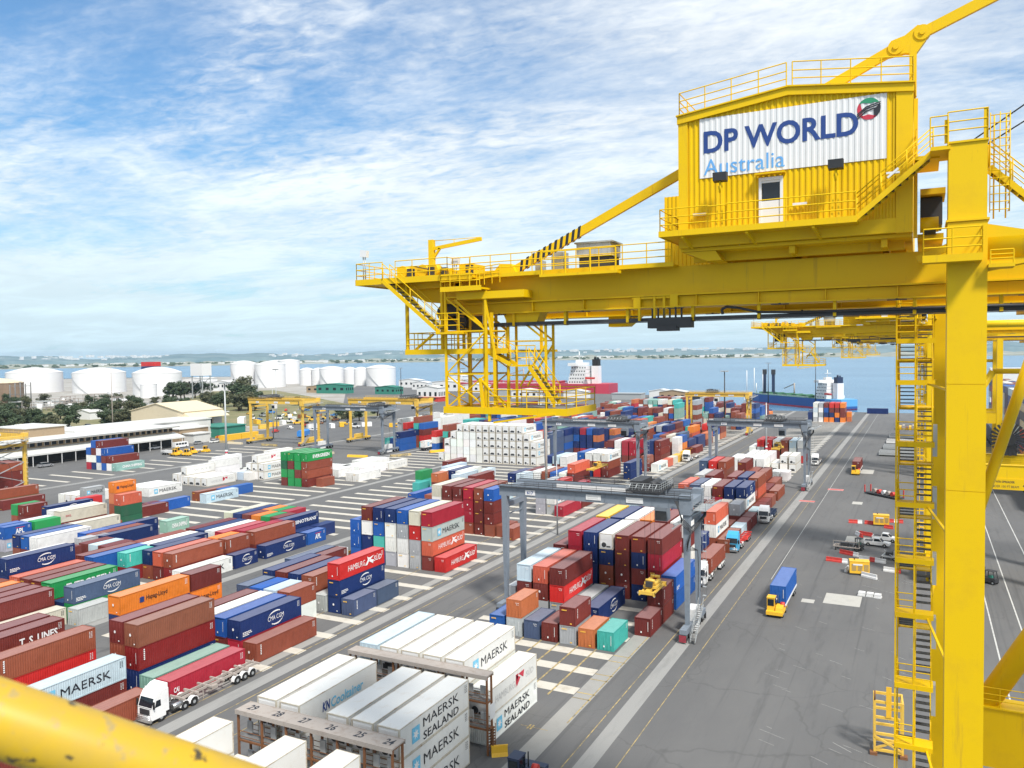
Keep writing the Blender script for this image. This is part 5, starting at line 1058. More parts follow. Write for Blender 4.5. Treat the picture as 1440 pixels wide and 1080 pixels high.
terminal_tractor(-19.2, 285, 'small far yellow yard tractor hauling a maroon container'); load(-19.2, 288.4, 40, 'm', '', 'maroon container hauled by the far yellow yard tractor', z=1.42)
terminal_tractor(-34.0, 66.6, 'dark blue yard tractor cut off by the bottom edge', m=NAVYM, rz=radians(0), trailer=0)
def box_thing(name, label, cat, x, y, rz, parts, group=None):
    T = thing(name, label, cat, (x, y, 0), rz, group)
    for n_, m_, fn in parts: s = MB(); fn(s); s.build(n_, m_, T)
    return T
    return T
def generator(x, y, rz, label):
    T = box_thing('generator', label, 'generator', x, y, rz, [('housing', GENY, lambda s: s.box(-2.1, 2.1, -1.1, 1.1, .35, 2.6)), ('roof', GENY, lambda s: s.box(-2.15, 2.15, -1.15, 1.15, 2.61, 2.72)), ('skid', DGRY, lambda s: s.box(-2.2, 2.2, -1.0, 1.0, 0, .34)),
        ('louvre', GRATE, lambda s: [s.box(-1.7+1.3*i, -.7+1.3*i, -1.13, -1.1, .9+.22*k, 1.0+.22*k) for i in range(3) for k in range(6)]), ('end_louvre', GRATE, lambda s: [s.box(2.1, 2.13, -.7, .7, 1.5+.2*k, 1.6+.2*k) for k in range(4)]),
        ('exhaust', DGRY, lambda s: s.tube((-1, .3, 2.7), (-1, .3, 3.1), .12, 8)), ('notice_plate', WHT, lambda s: s.box(-1.4, .6, -1.14, -1.12, 1.9, 2.2))], 'yellow generators on the wharf'); T.scale = (.8, .9, .95)
generator(-10.1, 160.2, radians(8), 'yellow generator nearer the camera, beside white barrier blocks'); generator(-8.3, 206.5, radians(4), 'yellow generator farther away, beside the parked pickups')
BARM = {}
def barrier_run(x, y, rz, cols, label):
    T = thing('barrier_run', label, 'barrier', (x, y, 0), rz, 'red and white barriers on the wharf'); T.scale = (.5, .9, .85)
    for i, c in enumerate(cols):
        m_ = RED if c == 'r' else WHT
        if m_.name not in BARM: s = MB(); s.ext([(-.3, 0), (.3, 0), (.27, .3), (.14, .5), (.12, 1.0), (-.12, 1.0), (-.14, .5), (-.27, .3)], -.97, .97, 0); BARM[m_.name] = s.mesh('block', m_)
        put(BARM[m_.name], 'block', T, (2*i-len(cols)+1, 0, 0))
for x, y, a, c, l in ((-13.9, 206.8, 5, 'rrw', 'red and white barrier left of the far generator'), (-10.9, 206.8, -3, 'rr', 'short red barrier just left of the far generator'), (-7.6, 214, 60, 'rr', 'red barrier behind the far generator'), (-6.6, 203.5, -20, 'rr', 'red barrier right of the far generator'),
    (-12.2, 192.8, -60, 'wwr', 'white barrier tilted on the grey concrete patch'), (-10.9, 194, -25, 'rrr', 'red barrier on the grey concrete patch'), (-12.9, 174.2, -28, 'rrrw', 'orange red barrier below the forklift'), (-14.6, 167.6, -8, 'rrrw', 'red barrier left of the near generator'), (-8.4, 170.6, -14, 'wwrww', 'white barrier with one red block right of the near generator'),
    (-12.3, 161.5, 80, 'ww', 'white barrier left of the near generator'), (-8.3, 158.3, -30, 'www', 'white barrier right of the near generator'), (-4.7, 164, -12, 'wwr', 'white and red barrier nearest the stair tower'), (-5.2, 211, 0, 'rwr', 'red and white barrier behind the stair tower')): barrier_run(x, y, radians(a), c, l)
def pickup(x, y, rz, label, m=TRUCKW, group='white pickups on the wharf', name='pickup_truck', cat='pickup'):
    T = thing(name, label, cat, (x, y, 0), rz, group)
    s = MB(); s.ext([(-2.5, .4), (2.5, .4), (2.55, .95), (1.2, 1.1), (-2.55, 1.05)], -.9, .9, 1); b_ = s.build('body', m, T)
    s = MB(); s.ext([(-.75, 1.05), (1.25, 1.08), (.55, 1.75), (-.55, 1.78)], -.8, .8, 1); c_ = s.build('cabin', m, T)
    for y_ in (-.81, .81): s = MB(); s.poly([(-.5, y_, 1.12), (1.0, y_, 1.14), (.5, y_, 1.66), (-.42, y_, 1.66)]); s.build('side_window', GLASS, c_)
    s = MB(); s.poly([(1.24, -.7, 1.12), (1.24, .7, 1.12), (.6, .66, 1.7), (.6, -.66, 1.7)]); s.build('windscreen', GLASS, c_); s = MB(); s.box(-2.4, -.85, -.78, .78, 1.06, 1.09); s.build('tray', DGRY, T)
    for x_ in (-1.6, 1.6):
        for y_ in (-.82, .82): wheel(T, x_, y_, .38, .25, ax=1)
    return T
pickup(-8.2, 184.6, radians(-8), 'white pickup in front, parked beside the stair tower'); pickup(-6.8, 190, radians(-10), 'white pickup behind, partly hidden by the other pickup')
def forklift(x, y, rz, label):
    T = thing('forklift', label, 'forklift', (x, y, 0), rz)
    s = MB(); s.box(-.7, .7, -1.3, .9, .35, 1.1); s.build('body', DGRY, T); s = MB(); [s.bar((a, b_, 1.1), (a*.9, b_*.8, 2.3), .1) for a in (-.6, .6) for b_ in (-1.1, .5)]; s.box(-.65, .65, -1.1, .6, 2.3, 2.38); s.build('roll_cage', DGRY, T)
    s = MB(); [s.box(a-.08, a+.08, .95, 1.1, .1, 2.7) for a in (-.45, .45)]; [s.box(a-.06, a+.06, 1.1, 2.2, .1, .16) for a in (-.35, .35)]; s.build('mast', DGRY, T); s = MB(); s.box(-.3, .3, -.6, 0, 1.1, 1.5); s.build('seat', GREENB, T); wheels(T, (-.62, .62), (-.9, .6), .36, .25)
forklift(-11.4, 179.6, radians(170), 'dark forklift standing on the wharf between the barriers'); forklift(10.8, 163, radians(60), 'dark forklift at right beyond the yellow crane leg')
def frame_trolley(x, y, rz, label, m=RACKTOP, L=5.0, W_=2.2):
    T = thing('frame_trolley', label, 'trolley', (x, y, 0), rz)
    s = MB(); [s.bar((-L/2, a, .75), (L/2, a, .75), .16) for a in (-W_/2, W_/2)]; [s.bar((L*k/6-L/2, -W_/2, .75), (L*k/6-L/2, W_/2, .75), .14) for k in range(7)]; [s.bar((a, -W_/2, .7), (a, -W_/2, 1.9), .1) for a in (-L/2, L/2)]; s.bar((-L/2, -W_/2, 1.9), (L/2, -W_/2, 1.9), .1); s.bar((-L/2, -W_/2, .8), (0, W_/2, 1.6), .12); s.build('frame', m, T)
    s = MB(); s.box(-1.2, .4, -.6, .6, .82, 1.5); s.tube((.8, -.5, 1.1), (.8, .5, 1.1), .3, 10); s.build('machinery', DGRY, T); wheels(T, (-L/2+.5, L/2-.5), (-W_/2, W_/2), .32, .2)
frame_trolley(-13.6, 178.8, radians(-6), 'grey metal frame trolley left of the dark forklift'); frame_trolley(-5.4, 174.5, radians(80), 'small wire cage trolley next to the stair tower', LGRY, 4)
T = thing('pallet_stack', 'white plastic pallets lying on the pale concrete patch', 'pallet', (-8.8, 146.4, .03), radians(-6)); 
for k, (dx, dy) in enumerate(((0, 0), (1.3, .05), (2.5, -.1))):
    s = MB(); [s.box(dx-.6+.3*i, dx-.36+.3*i, dy-.6, dy+.6, .12, .16) for i in range(4)]; [s.box(dx-.6, dx+.6, dy-.6+.55*i, dy-.5+.55*i, 0, .12) for i in range(3)]; s.box(dx-.5, dx+.5, dy-.5, dy+.5, .17, .62); s.build('pallet', WHT, T)
T = thing('barrier_block', 'bright yellow plastic barrier standing alone by the bottom', 'barrier', (-38.9, 72.4, 0), radians(35))
s = MB(); s.ext([(-.45, 0), (.45, 0), (.2, .35), (.13, 1.0), (-.13, 1.0), (-.2, .35)], -.85, .85, 0); s.build('shell', GENY, T); s = MB(); s.box(-.9, .9, -.1, .1, 1.0, 1.06); s.build('top_strip', GENY, T)
# rack of red drums, hatch covers, quay-end stack of gear
T = thing('lashing_rack', 'long flat rack with red end posts, loaded with drums', 'flat rack', (-9.3, 247, 0), radians(-42))
s = MB(); s.box(-6, 6, -1.2, 1.2, .3, .6); s.build('deck', DGRY, T); [ (lambda s: (s.box(x-.12, x+.12, y-.12, y+.12, .6, 2.6), s.build('post', RED, T)))(MB()) for x in (-5.8, 5.8) for y in (-1.1, 1.1)]
for k in range(5): s = MB(); s.tube((-3.2+1.6*k, -.5, 1.2), (-3.2+1.6*k, .6, 1.2), .6, 12); s.build('drum', [RACKTOP, RED, WHT][k % 3], T)
for i, (x, y, m_, lb) in enumerate(((-8.3, 345, LGRY, 'nearest'), (-7.6, 366, LGRY, 'second'), (-7.2, 388, WHT, 'third'), (-6.8, 412, LGRY, 'fourth'))):
    T = thing('hatch_cover', f'{lb} grey hatch cover lying beside the crane stair tower', 'hatch cover', (x, y, 0), 0, 'ship hatch covers laid on the wharf')
    s = MB(); s.box(-6.3, 6.3, -6, 6, .5, 1.3); s.build('plate', m_, T); s = MB(); [s.box(-6.2, 6.2, -5.6+2.2*k, -5.4+2.2*k, 1.3, 1.42) for k in range(6)]; s.box(-6, 6, -5, 5, 0, .5); s.build('stiffener', GRATE, T)
T = thing('scrap_pile', 'low pile of orange and brown gear at the far wharf end', 'gear', (-6.6, 455, 0)); 
for k in range(7): s = MB(); s.box(-5+1.5*k, -3.9+1.5*k, -4, 4, 0, 1.2+.5*(k % 3)); s.build('crate', [RUST, GENY, RACKTOP][k % 3], T)
CT = make_container(0, 0, 0, 40, 3.4, 'n', '', 'shipping_container', 'lone navy unit lying across the far quay end', 'container', None, rq); CT.location = (-18.6, 557, 0); CT.rotation_euler.z = radians(90)
# yellow lifting frame at the foot of the picture
T = thing('lifting_frame', 'pale yellow steel lifting frame standing at the bottom right', 'lifting frame', (-2.9, 90.5, 0), radians(4))
s = MB(); [s.bar((x, y, .3), (x, y, 5.6), .22) for x in (-1.3, 1.3) for y in (-1.2, 1.2)]; [s.bar((-1.3, y, z), (1.3, y, z), .2, .26) for y in (-1.2, 1.2) for z in (.5, 2.2, 3.9, 5.5)]; [s.bar((x, -1.2, z), (x, 1.2, z), .18) for x in (-1.3, 1.3) for z in (.5, 5.5)]; s.bar((-1.3, -1.2, .6), (1.3, -1.2, 1.9), .2); s.bar((1.3, -1.25, .6), (-1.3, -1.25, 1.9), .2); s.build('frame', DYEL, T)
s = MB(); s.box(-.25, .25, -1.36, -1.3, 4.0, 7.2); s.build('notice_board', GENY, T); s = MB(); [s.box(x-.35, x+.35, -1.6, -.9, 0, .3) for x in (-1.4, 1.4)]; [s.tube((x, -1.2, 5.6), (x, -1.2, 6.6), .08, 6) for x in (-1.3,)]; s.build('foot', RUST, T)
# flat rack with yellow gear in the middle block
T = thing('flat_rack', 'low flat rack with yellow machine parts left of the tall stack', 'flat rack', (-105.5, 136, 0)); s = MB(); s.box(-1.2, 1.2, -6, 6, .3, .6); s.build('deck', RUST, T); s = MB(); [s.bar((-.8, -5+3*k, .8), (.8, -3.5+3*k, 1.3), .4) for k in range(4)]; s.build('machine_part', GENY, T); s = MB(); s.box(-1.2, 1.2, -6.1, -5.9, .6, 2.5); s.box(-1.2, 1.2, 5.9, 6.1, .6, 2.5); s.build('end_wall', WHT, T)
# light masts
def light_mast(x, y, h, label, r=.3, stripes=False, head='ring', m=RACKTOP):
    T = thing('light_mast', label, 'lamp post', (x, y, 0), 0, 'tall light masts of the terminal')
    s = MB(); s.tube((0, 0, 0), (0, 0, h), r, 10, r*.45); s.build('pole', m, T)
    if stripes:
        for k in range(4): s = MB(); s.tube((0, 0, .8+k*1.3), (0, 0, 1.45+k*1.3), r*1.06, 10, r*1.05); s.build('stripe', REDINK, T); s = MB(); s.tube((0, 0, 1.45+k*1.3), (0, 0, 2.1+k*1.3), r*1.06, 10, r*1.05); s.build('stripe', WINK, T)
    if head == 'ring':
        s = MB(); s.lathe([(.3, h-.2), (1.5, h), (1.5, h+.15), (.3, h+.3)], 12); hd = s.build('head_frame', DGRY, T)
        for i in range(10): a = 2*pi*i/10; s = MB(); s.box(1.6*cos(a)-.35, 1.6*cos(a)+.35, 1.6*sin(a)-.35, 1.6*sin(a)+.35, h-.15, h+.35); s.build('lamp', LGRY, hd)
    elif head == 'bar':
        s = MB(); s.box(-2, 2, -.15, .15, h, h+.2); hd = s.build('head_frame', DGRY, T)
        for i in range(5): s = MB(); s.box(-2.1+i*.95, -1.6+i*.95, -.4, .1, h-.35, h+.1); s.build('lamp', LGRY, hd)
light_mast(-92.5, 202, 27.5, 'tall brown light mast with striped foot beside the second gantry', .42, True, None)
light_mast(-74.1, 167.5, 17, 'thin grey light mast behind the nearest gantry girder', .2, False, None, LGRY)
light_mast(-237, 224, 31.5, 'tall light mast with striped foot left of the parked gantries', .5, True, 'ring', LGRY)
light_mast(-390, 289.5, 37, 'thin dark mast rising behind the lone stack', .3, False, None)
light_mast(-425, 611, 29, 'far light mast right of the white tank cluster', .45, False, 'bar', DGRY); light_mast(-87, 403, 31, 'light mast with round head behind the yellow yard gantry', .5, False, 'ring', DGRY)
light_mast(-69.3, 627, 31, 'light mast standing in front of the blue tanker', .4, False, 'bar', DGRY); light_mast(-105, 640, 31, 'light mast left of the blue tanker bridge', .4, False, 'bar', DGRY); light_mast(-51, 306.5, 22, 'red striped light mast behind the third gantry', .4, True, None, LGRY); light_mast(-330, 350, 34, 'thin mast rising behind the leftmost parked gantry', .35, False, 'bar', LGRY); light_mast(-290, 305, 25, 'short mast inside the leftmost parked gantry', .3, False, None, LGRY)
# ---------------- landward side: tanks, sheds, trees, cars ----------------
def tank(x, y, R, H, dome, label, m=TANK):
    T = thing('storage_tank', label, 'tank', (x-R*.75, y+R*.62, 0), 0, 'storage tanks beyond the terminal')
    s = MB(); s.lathe([(R, 0), (R, H)], 48); [s.lathe([(R+.06, H*k/4-.12), (R+.06, H*k/4+.12)], 48) for k in (1, 2, 3)]; s.lathe([(R+.25, H-.6), (R+.25, H+.05), (R-.2, H+.05)], 48); s.build('shell', m, T)
    s = MB(); s.lathe([(R-.1, H+.02), (R*.92, H+dome*.17), (R*.7, H+dome*.52), (R*.4, H+dome*.85), (R*.15, H+dome*.98), (0, H+dome)], 40); s.build('roof', WROOF if m is TANK else BEIGE, T)
    if R > 14:
        s = MB(); n = 26
        for i in range(n): a0 = -1.1-.045*i; z0 = H*(i/n); s.box((R+.6)*cos(a0)-.5, (R+.6)*cos(a0)+.5, (R+.6)*sin(a0)-.5, (R+.6)*sin(a0)+.5, z0, z0+.4)
        s.build('spiral_stair', LGRY, T); s = MB()
        for i in range(28): a = 2*pi*i/28; s.box((R-.4)*cos(a)-.06, (R-.4)*cos(a)+.06, (R-.4)*sin(a)-.06, (R-.4)*sin(a)+.06, H, H+1.1)
        s.lathe([(R-.4, H+1.05), (R-.4, H+1.15)], 36); s.build('roof_railing', LGRY, T)
TL = [(-973, 613, 31.4, 25.3, 6.1, 'big white domed tank, leftmost of three on the horizon'), (-877, 633, 29.7, 24.6, 5.9, 'big white domed tank, middle of three'), (-736, 602, 25.3, 25.3, 6.1, 'big white domed tank, rightmost of three'), (-666, 496, 5.3, 10.5, .7, 'small white tank in front of the middle domed tank'), (-708, 568, 8, 14.6, 1.5, 'cream small tank before the rightmost domed tank'),
 (-804, 796, 17.1, 32.2, 3.8, 'tall white tank at the left of the tank cluster'), (-763, 803, 19.7, 30.9, 2.8, 'second tall white tank of the cluster from the left'), (-827, 908, 15.7, 34.5, 2.1, 'white tank behind the two tall cluster tanks'), (-760, 869, 9.9, 21.7, 3, 'slim white tank in the cluster middle'), (-741, 872, 9.8, 21.6, 2.9, 'slim white tank touching the wide central one'),
 (-703, 855, 16.2, 23.8, 2.9, 'wide white tank in the cluster centre'), (-709, 900, 8.9, 21.8, 3, 'slim white tank right of the central one'), (-675, 881, 9.6, 22.2, 2.9, 'slim white tank left of the rightmost cluster tank'), (-628, 866, 19.6, 24.3, 3.7, 'wide grey-roofed tank at the right end of the cluster'), (-1126, 1211, 36.5, 28.1, 5.6, 'far white tank peeking over the cluster')]
for a in TL: tank(*a)
tank(-725, 419, 23.2, 21, 4.2, 'rusty brown tank with pale cone roof at left edge', TANKB)
T = thing('water_tower', 'white box tank raised on legs behind the striped mast', 'tank', (-640, 575, 0)); s = MB(); s.box(-8, 8, -6, 6, 23, 35); s.build('tank_box', TANK, T); s = MB(); [s.bar((x, y, 0), (x, y, 23), .8) for x in (-7, 7) for y in (-5, 5)]; [s.bar((-7, y, a), (7, y, a+9), .4) for y in (-5, 5) for a in (2, 12)]; s.build('leg', LGRY, T)
# process plant between the tanks and the trees
T = thing('pipe_rack', 'pale steel pipe racks and process plant beside the brown tank', 'plant', (-640, 425, 0)); rq = random.Random(2)
s = MB()
for i in range(26):
    x, y = rq.uniform(-45, 45), rq.uniform(-30, 40); h = rq.uniform(3, 11); [s.bar((x+a, y+b_, 0), (x+a, y+b_, h), .3) for a in (0, 6) for b_ in (0, 4)]; s.box(x-.3, x+6.3, y-.3, y+4.3, h*.55, h*.55+.4); s.box(x-.3, x+6.3, y-.3, y+4.3, h-.4, h)
s.build('steel_frame', RACKTOP, T); s = MB()
for i in range(30): x, y = rq.uniform(-45, 45), rq.uniform(-30, 40); z = rq.uniform(1, 8); L = rq.uniform(8, 30); s.tube((x, y, z), (x+L*.7, y+L*.6, z), .35, 6)
s.build('pipe', LGRY, T); s = MB()
for i in range(14): x, y = rq.uniform(-50, 50), rq.uniform(-30, 45); s.tube((x, y, 0), (x, y, rq.uniform(3, 8)), rq.uniform(1, 2.4), 10)
s.build('vessel', WHT, T); s = MB(); [s.tube((-55+4*k, -6+2*k, 0), (-55+4*k, -6+2*k, 20+rq.uniform(-2, 3)), .5, 6) for k in range(5)]; [s.bar((-55, -6, z), (-39, 2, z), .4) for z in (6, 12, 19)]; s.build('flare_tower', GRATE, T)
def shed(x0, x1, y0, y1, h, rise, wallm, roofm, label, axis=1, name='shed', door=None, wins=0):
    T = thing(name, label, 'building', ((x0+x1)/2, y0, 0), 0, None); w = (x1-x0)/2; d = y1-y0
    s = MB()
    if rise: 
        if axis == 1: s.ext([(-w, 0), (w, 0), (w, h), (0, h+rise), (-w, h)], 0, d, 1)
        else: s.ext([(0, 0), (d, 0), (d, h), (d/2, h+rise), (0, h)], -w, w, 0)
    else: s.box(-w, w, 0, d, 0, h)
    wl_ = s.build('wall', wallm, T); s = MB(); o = .5
    if rise and axis == 1: s.ext([(-w-o, h-.1), (0, h+rise+.05), (w+o, h-.1), (w+o, h+.2), (0, h+rise+.4), (-w-o, h+.2)], -o, d+o, 1)
    elif rise: s.ext([(-o, h-.1), (d/2, h+rise+.05), (d+o, h-.1), (d+o, h+.2), (d/2, h+rise+.4), (-o, h+.2)], -w-o, w+o, 0)
    else: s.box(-w-o, w+o, -o, d+o, h+.01, h+.5)
    if rise and axis == 1: [s.bar((sg*(w+o)*(1-k/9), -o, h+.25+(rise+.15)*k/9), (sg*(w+o)*(1-k/9), d+o, h+.25+(rise+.15)*k/9), .12) for sg in (-1, 1) for k in range(10)]
    s.build('roof', roofm, T)
    for i in range(wins):
        for side in (0, 1):
            s = MB(); n_ = wins
            if side == 0: xx = -w+2*w*(i+.5)/n_; s.box(xx-w/n_*.4, xx+w/n_*.4, -.06, .02, h*.4, h*.7)
            else: yy = d*(i+.5)/n_; s.box(w-.02, w+.06, yy-d/n_*.25, yy+d/n_*.25, h*.4, h*.7)
            s.build('window', GLASS, T)
    if door:
        n_ = door
        for i in range(n_): yy = d*(i+.5)/n_; s = MB(); s.box(w-.03, w+.08, yy-d/n_*.44, yy+d/n_*.44, .1, h*.72); s.build('roller_door', DGRY if i == n_-2 else LGRY, T)
    return T
T = shed(-388, -347.5, 299.5, 326, 12.6, 4.2, CREAMW, BEIGE, 'large beige industrial shed with gable roof and grey roller doors', door=4)
for x, z in ((-8, 4), (-2, 4), (9, 4), (13, 4), (9, 1.6), (13, 1.6), (-14, 3)): s = MB(); s.box(x-.9, x+.9, -.08, .02, z, z+1.6); s.build('window', GLASS, T)
s = MB(); s.ext([(20.3, 10.2), (26, 9.2), (26, 9.5), (20.3, 12.4)], .5, 26.5, 1); s.build('door_canopy', BEIGE, T)
s = MB(); s.box(-10, 4, -5, 0, 2.9, 3.2); s.build('porch', WROOF, T)
# long white office building with awnings and a row of windows
T = thing('office_building', 'long low building with white awnings and a row of windows', 'building', (-314, 180, 0))
s = MB(); s.box(-26, 0, 0, 84, 0, 9.2); s.build('wall', TANW, T); s = MB(); s.box(-27, 4.2, -1, 85, 9.21, 9.7); s.ext([(0, 9.6), (4.2, 9.0), (4.2, 9.4), (0, 10.1)], -1, 85, 1); s.build('roof', WROOF, T)
s = MB(); s.ext([(0, 5.9), (7.5, 4.2), (7.5, 4.9), (0, 6.5)], -1, 85, 1); s.build('awning', WROOF, T); s = MB(); s.box(-.02, .06, 0, 84, .1, 4.0); s.build('dark_arcade', DGRY, T)
for i in range(28): s = MB(); s.box(-.02, .08, 1.2+3*i, 3.2+3*i, 7.0, 8.4); w_ = s.build('window', GLASS, T); s = MB(); s.box(.0, .1, 1.1+3*i, 1.2+3*i, 6.9, 8.5); s.build('window_frame', WHT, w_)
for i in range(15): s = MB(); s.bar((7.2, 1+5.9*i, 0), (7.2, 1+5.9*i, 4.4), .22); s.build('awning_post', WHT, T)
T2 = shed(-345, -326, 202, 219, 13.2, 0, TANW, WROOF, 'tan upper block with bright white roof above the long building'); shed(-351, -328, 225, 300, 9.75, 0, WROOF, WROOF, 'low white roofed annex right of the tan block'); s = MB(); s.box(-4, 4, 4, 12, 13.7, 14.4); s.build('roof_hatch', WROOF, T2)
shed(-345, -321, 274, 292, 6.5, 0, TANW, WROOF, 'small tan workshop with white canopy at the yard corner', wins=3); shed(-320, -313.5, 276, 286, 4.2, 0, WROOF, WROOF, 'white canopy box beside the small tan workshop'); shed(-341, -322, 300, 318, 5.2, 0, GREENB, GREENB, 'flat green roofed store behind the tan workshop')
T = thing('shipping_container', 'two weathered yellow containers end to end beside the workshop', 'container', (-308, 288, 0)); s = MB(); s.box(-1.2, 1.2, 0, 12, 0, 2.8); s.build('body', GENY, T); s = MB(); s.box(-1.2, 1.2, 12.4, 24, 0, 2.8); s.build('rear_body', GENY, T)
BL = [(-888, 782, 40, 26, 12, WROOF, 'long white warehouse left of the tank cluster'), (-848, 760, 30, 18, 9, WHT, 'white shed in front of the long white warehouse'), (-760, 712, 26, 20, 11, WHT, 'white plant building below the raised box tank'), (-705, 690, 24, 16, 8, LGRY, 'grey plant building beside the tall cluster tanks'), (-624, 458, 26, 12, 5, WHT, 'white flat building behind the dark trees'), (-512, 357, 16, 10, 5, WROOF, 'low white roofed hut between the trees'),
 (-598, 700, 34, 16, 7, TANW, 'brick building in front of the tank cluster'), (-572, 690, 40, 14, 9, GREENB, 'dark green bunded shed below the cluster'), (-500, 690, 26, 14, 7, GREENB, 'dull green roofed shed right of the bund'), (-569, 835, 30, 14, 9, WHT, 'white warehouse right of the tanks'), (-521, 787, 22, 12, 8, WHT, 'white terminal shed near the far mast'), (-472, 763, 34, 14, 10, WHT, 'large white terminal shed beyond the parked gantries'),
 (-508, 845, 26, 12, 14, WHT, 'tall white silo block at the shoreline'), (-465, 797, 30, 14, 9, WROOF, 'pale shed behind the large white terminal shed'), (-384, 592, 22, 12, 12, WROOF, 'white block with pink base left of the truss frame'), (-420, 735, 30, 12, 8, WHT, 'white quay shed before the red ship'), (-370, 690, 26, 12, 6, LGRY, 'grey quay shed before the red ship'), (-321, 655, 26, 12, 7, WROOF, 'pale shed between the container rows and red ship'),
 (-277, 668, 22, 10, 6, WHT, 'small white shed behind the far container rows'), (-226, 660, 26, 12, 5, LGRY, 'grey roofed shed behind the far container rows'), (-205, 690, 20, 10, 6, WHT, 'white hut on the far quay'), (-180, 640, 22, 12, 8, TANW, 'brown store left of the blue tanker'), (-150, 600, 16, 10, 6, HULLD, 'dark shed near the far light masts')]
for x, y, w, d, h, m_, lb in BL: shed(x-w/2, x+w/2, y, y+d, h, 0 if m_ is LGRY else 1.6, m_ if m_ in (TANW, GREENB, LGRY, HULLD) else WHT, m_ if m_ is not TANW else WROOF, lb, wins=4 if h > 6 else 0)
s = MB(); s.box(-11.1, 11.1, -.3, 12.2, 0, 3.6); 
shed(-395.2, -372.8, 591.6, 604.3, 3.6, 0, RED, RED, 'red lower band of the white block left of the truss frame')
for i, (x, y, cs) in enumerate(((-1010, 730, 'mhoo'), (-930, 745, 'rnnoyr'))):
    T = thing('cargo_stack', ('orange and maroon cargo stack between the left tanks', 'tall red, navy and orange cargo stack between tanks')[i], 'cargo stack', (x, y, 0))
    for k, c in enumerate(reversed(cs)): s = MB(); s.box(-12, 12, 0, 12, k*6+.1, k*6+5.9); s.build('unit', PAINT, T).color = (*CC[c], 1)
# ---------------- trees ----------------
TREES = []
def tree_mesh(seed, m):
    r = random.Random(seed); s = MB(); t = MB(); t.tube((0, 0, 0), (.03, 0, .5), .035, 7, .022)
    cl = []
    for i in range(15):
        a = r.uniform(0, 2*pi); q = r.uniform(.05, .36); z = r.uniform(.36, .92); k = 1-abs(z-.6)*1.1; cl.append((cos(a)*q*k, sin(a)*q*k, z, r.uniform(.09, .17)))
        t.tube((.02, 0, r.uniform(.28, .5)), cl[-1][:3], .012, 5, .004)
    for cx_, cy_, cz_, cr in cl:
        for k in range(95):
            v = Vector((r.gauss(0, 1), r.gauss(0, 1), r.gauss(0, 1))).normalized()*cr*r.uniform(.55, 1.05); c = Vector((cx_, cy_, cz_))+v*Vector((1.15, 1.15, .85)).length/1.8
            n1 = Vector((r.gauss(0, 1), r.gauss(0, 1), r.gauss(0, 1))).normalized()*r.uniform(.016, .034); n2 = n1.cross(v).normalized()*r.uniform(.014, .03); s.quad(*[tuple(c+x) for x in (-n1-n2, n1-n2, n1+n2, -n1+n2)])
    return s.mesh('crown', m), t.mesh('trunk', BARK)
for i in range(5): TREES.append(tree_mesh(i+1, LEAF if i < 3 else LEAFO))
TP = [(-531, 316, 4.6, 9.2), (-500, 306, 4.0, 7.9), (-479, 298, 5.1, 10.2), (-460, 291, 5.0, 10.7), (-601, 361, 4.7, 8.4), (-528, 352, 4.4, 8.8), (-440, 298, 5.7, 10.7), (-555, 382, 4.7, 8.4), (-557, 389, 3.7, 7.4), (-515, 368, 6.0, 10.9), (-576, 421, 5.1, 8.4), (-417, 306, 6.1, 9.8), (-510, 383, 4.5, 9.1), (-460, 350, 4.6, 8.3), (-404, 310, 6.1, 10.5), (-404, 319, 5.0, 8.3), (-411, 330, 3.8, 8.5), (-553, 412, 3.8, 7.1), (-656, 555, 8.4, 14.0), (-638, 548, 6.9, 15.1), (-684, 573, 5.1, 10.1), (-728, 633, 7.1, 11.0), (-655, 580, 7.2, 12.9), (-735, 662, 6.5, 10.6), (-547, 498, 5.5, 9.8), (-519, 478, 5.3, 9.3), (-499, 467, 5.1, 10.2), (-508, 490, 9.1, 16.1), (-545, 538, 9.3, 19.2), (-465, 453, 7.6, 10.8), (-463, 461, 6.6, 12.1), (-469, 475, 5.6, 11.2), (-334, 413, 4.6, 5.5), (-316, 397, 3.9, 6.1), (-316, 408, 4.0, 6.3), (-318, 430, 5.6, 8.4), (-322, 447, 4.3, 6.7), (-364, 566, 4.1, 4.7), (-599, 871, 5.5, 5.5), (-379, 296, 3.2, 4.2), (-466, 520, 4.8, 6.0), (-597, 485, 5.0, 6.0), (-513, 333, 3.7, 6.1)]
rq = random.Random(6)
TP += [(rq.uniform(-720, -470), rq.uniform(330, 480), rq.uniform(3.5, 6), rq.uniform(7, 11)) for i in range(30)]+[(-440-9*i+rq.uniform(-4, 4), 262+1.5*i+rq.uniform(-6, 6), rq.uniform(4, 6), rq.uniform(9, 12)) for i in range(14)]
TP = [a for a in TP if not (a[0] > -392 and 292 < a[1] < 332)]
TP += [(x+rq.uniform(-9, 9), y+rq.uniform(-9, 9), r_*rq.uniform(.7, 1), h*rq.uniform(.7, .95)) for x, y, r_, h in TP[:32]]
near_ = lambda x, y: 'left of the beige shed' if x > -470 and y < 345 else 'behind the beige shed' if y > 420 and x > -580 else 'before the white domed tanks' if y > 520 else 'below the brown tank'
cnt_ = {}
pxs = lambda x, y: (x*rt.x+y*rt.y)/max(1, x*fw.x+y*fw.y)
TENS = ['', '', 'twenty', 'thirty', 'forty', 'fifty', 'sixty', 'seventy', 'eighty', 'ninety']; EXT = ORD+['fifteenth', 'sixteenth', 'seventeenth', 'eighteenth', 'nineteenth']
def nth(n): return EXT[n] if n < 20 else TENS[n//10][:-1]+'ieth' if n % 10 == 0 else TENS[n//10]+'-'+ORD[n % 10]
TP.sort(key=lambda a: pxs(a[0], a[1]))
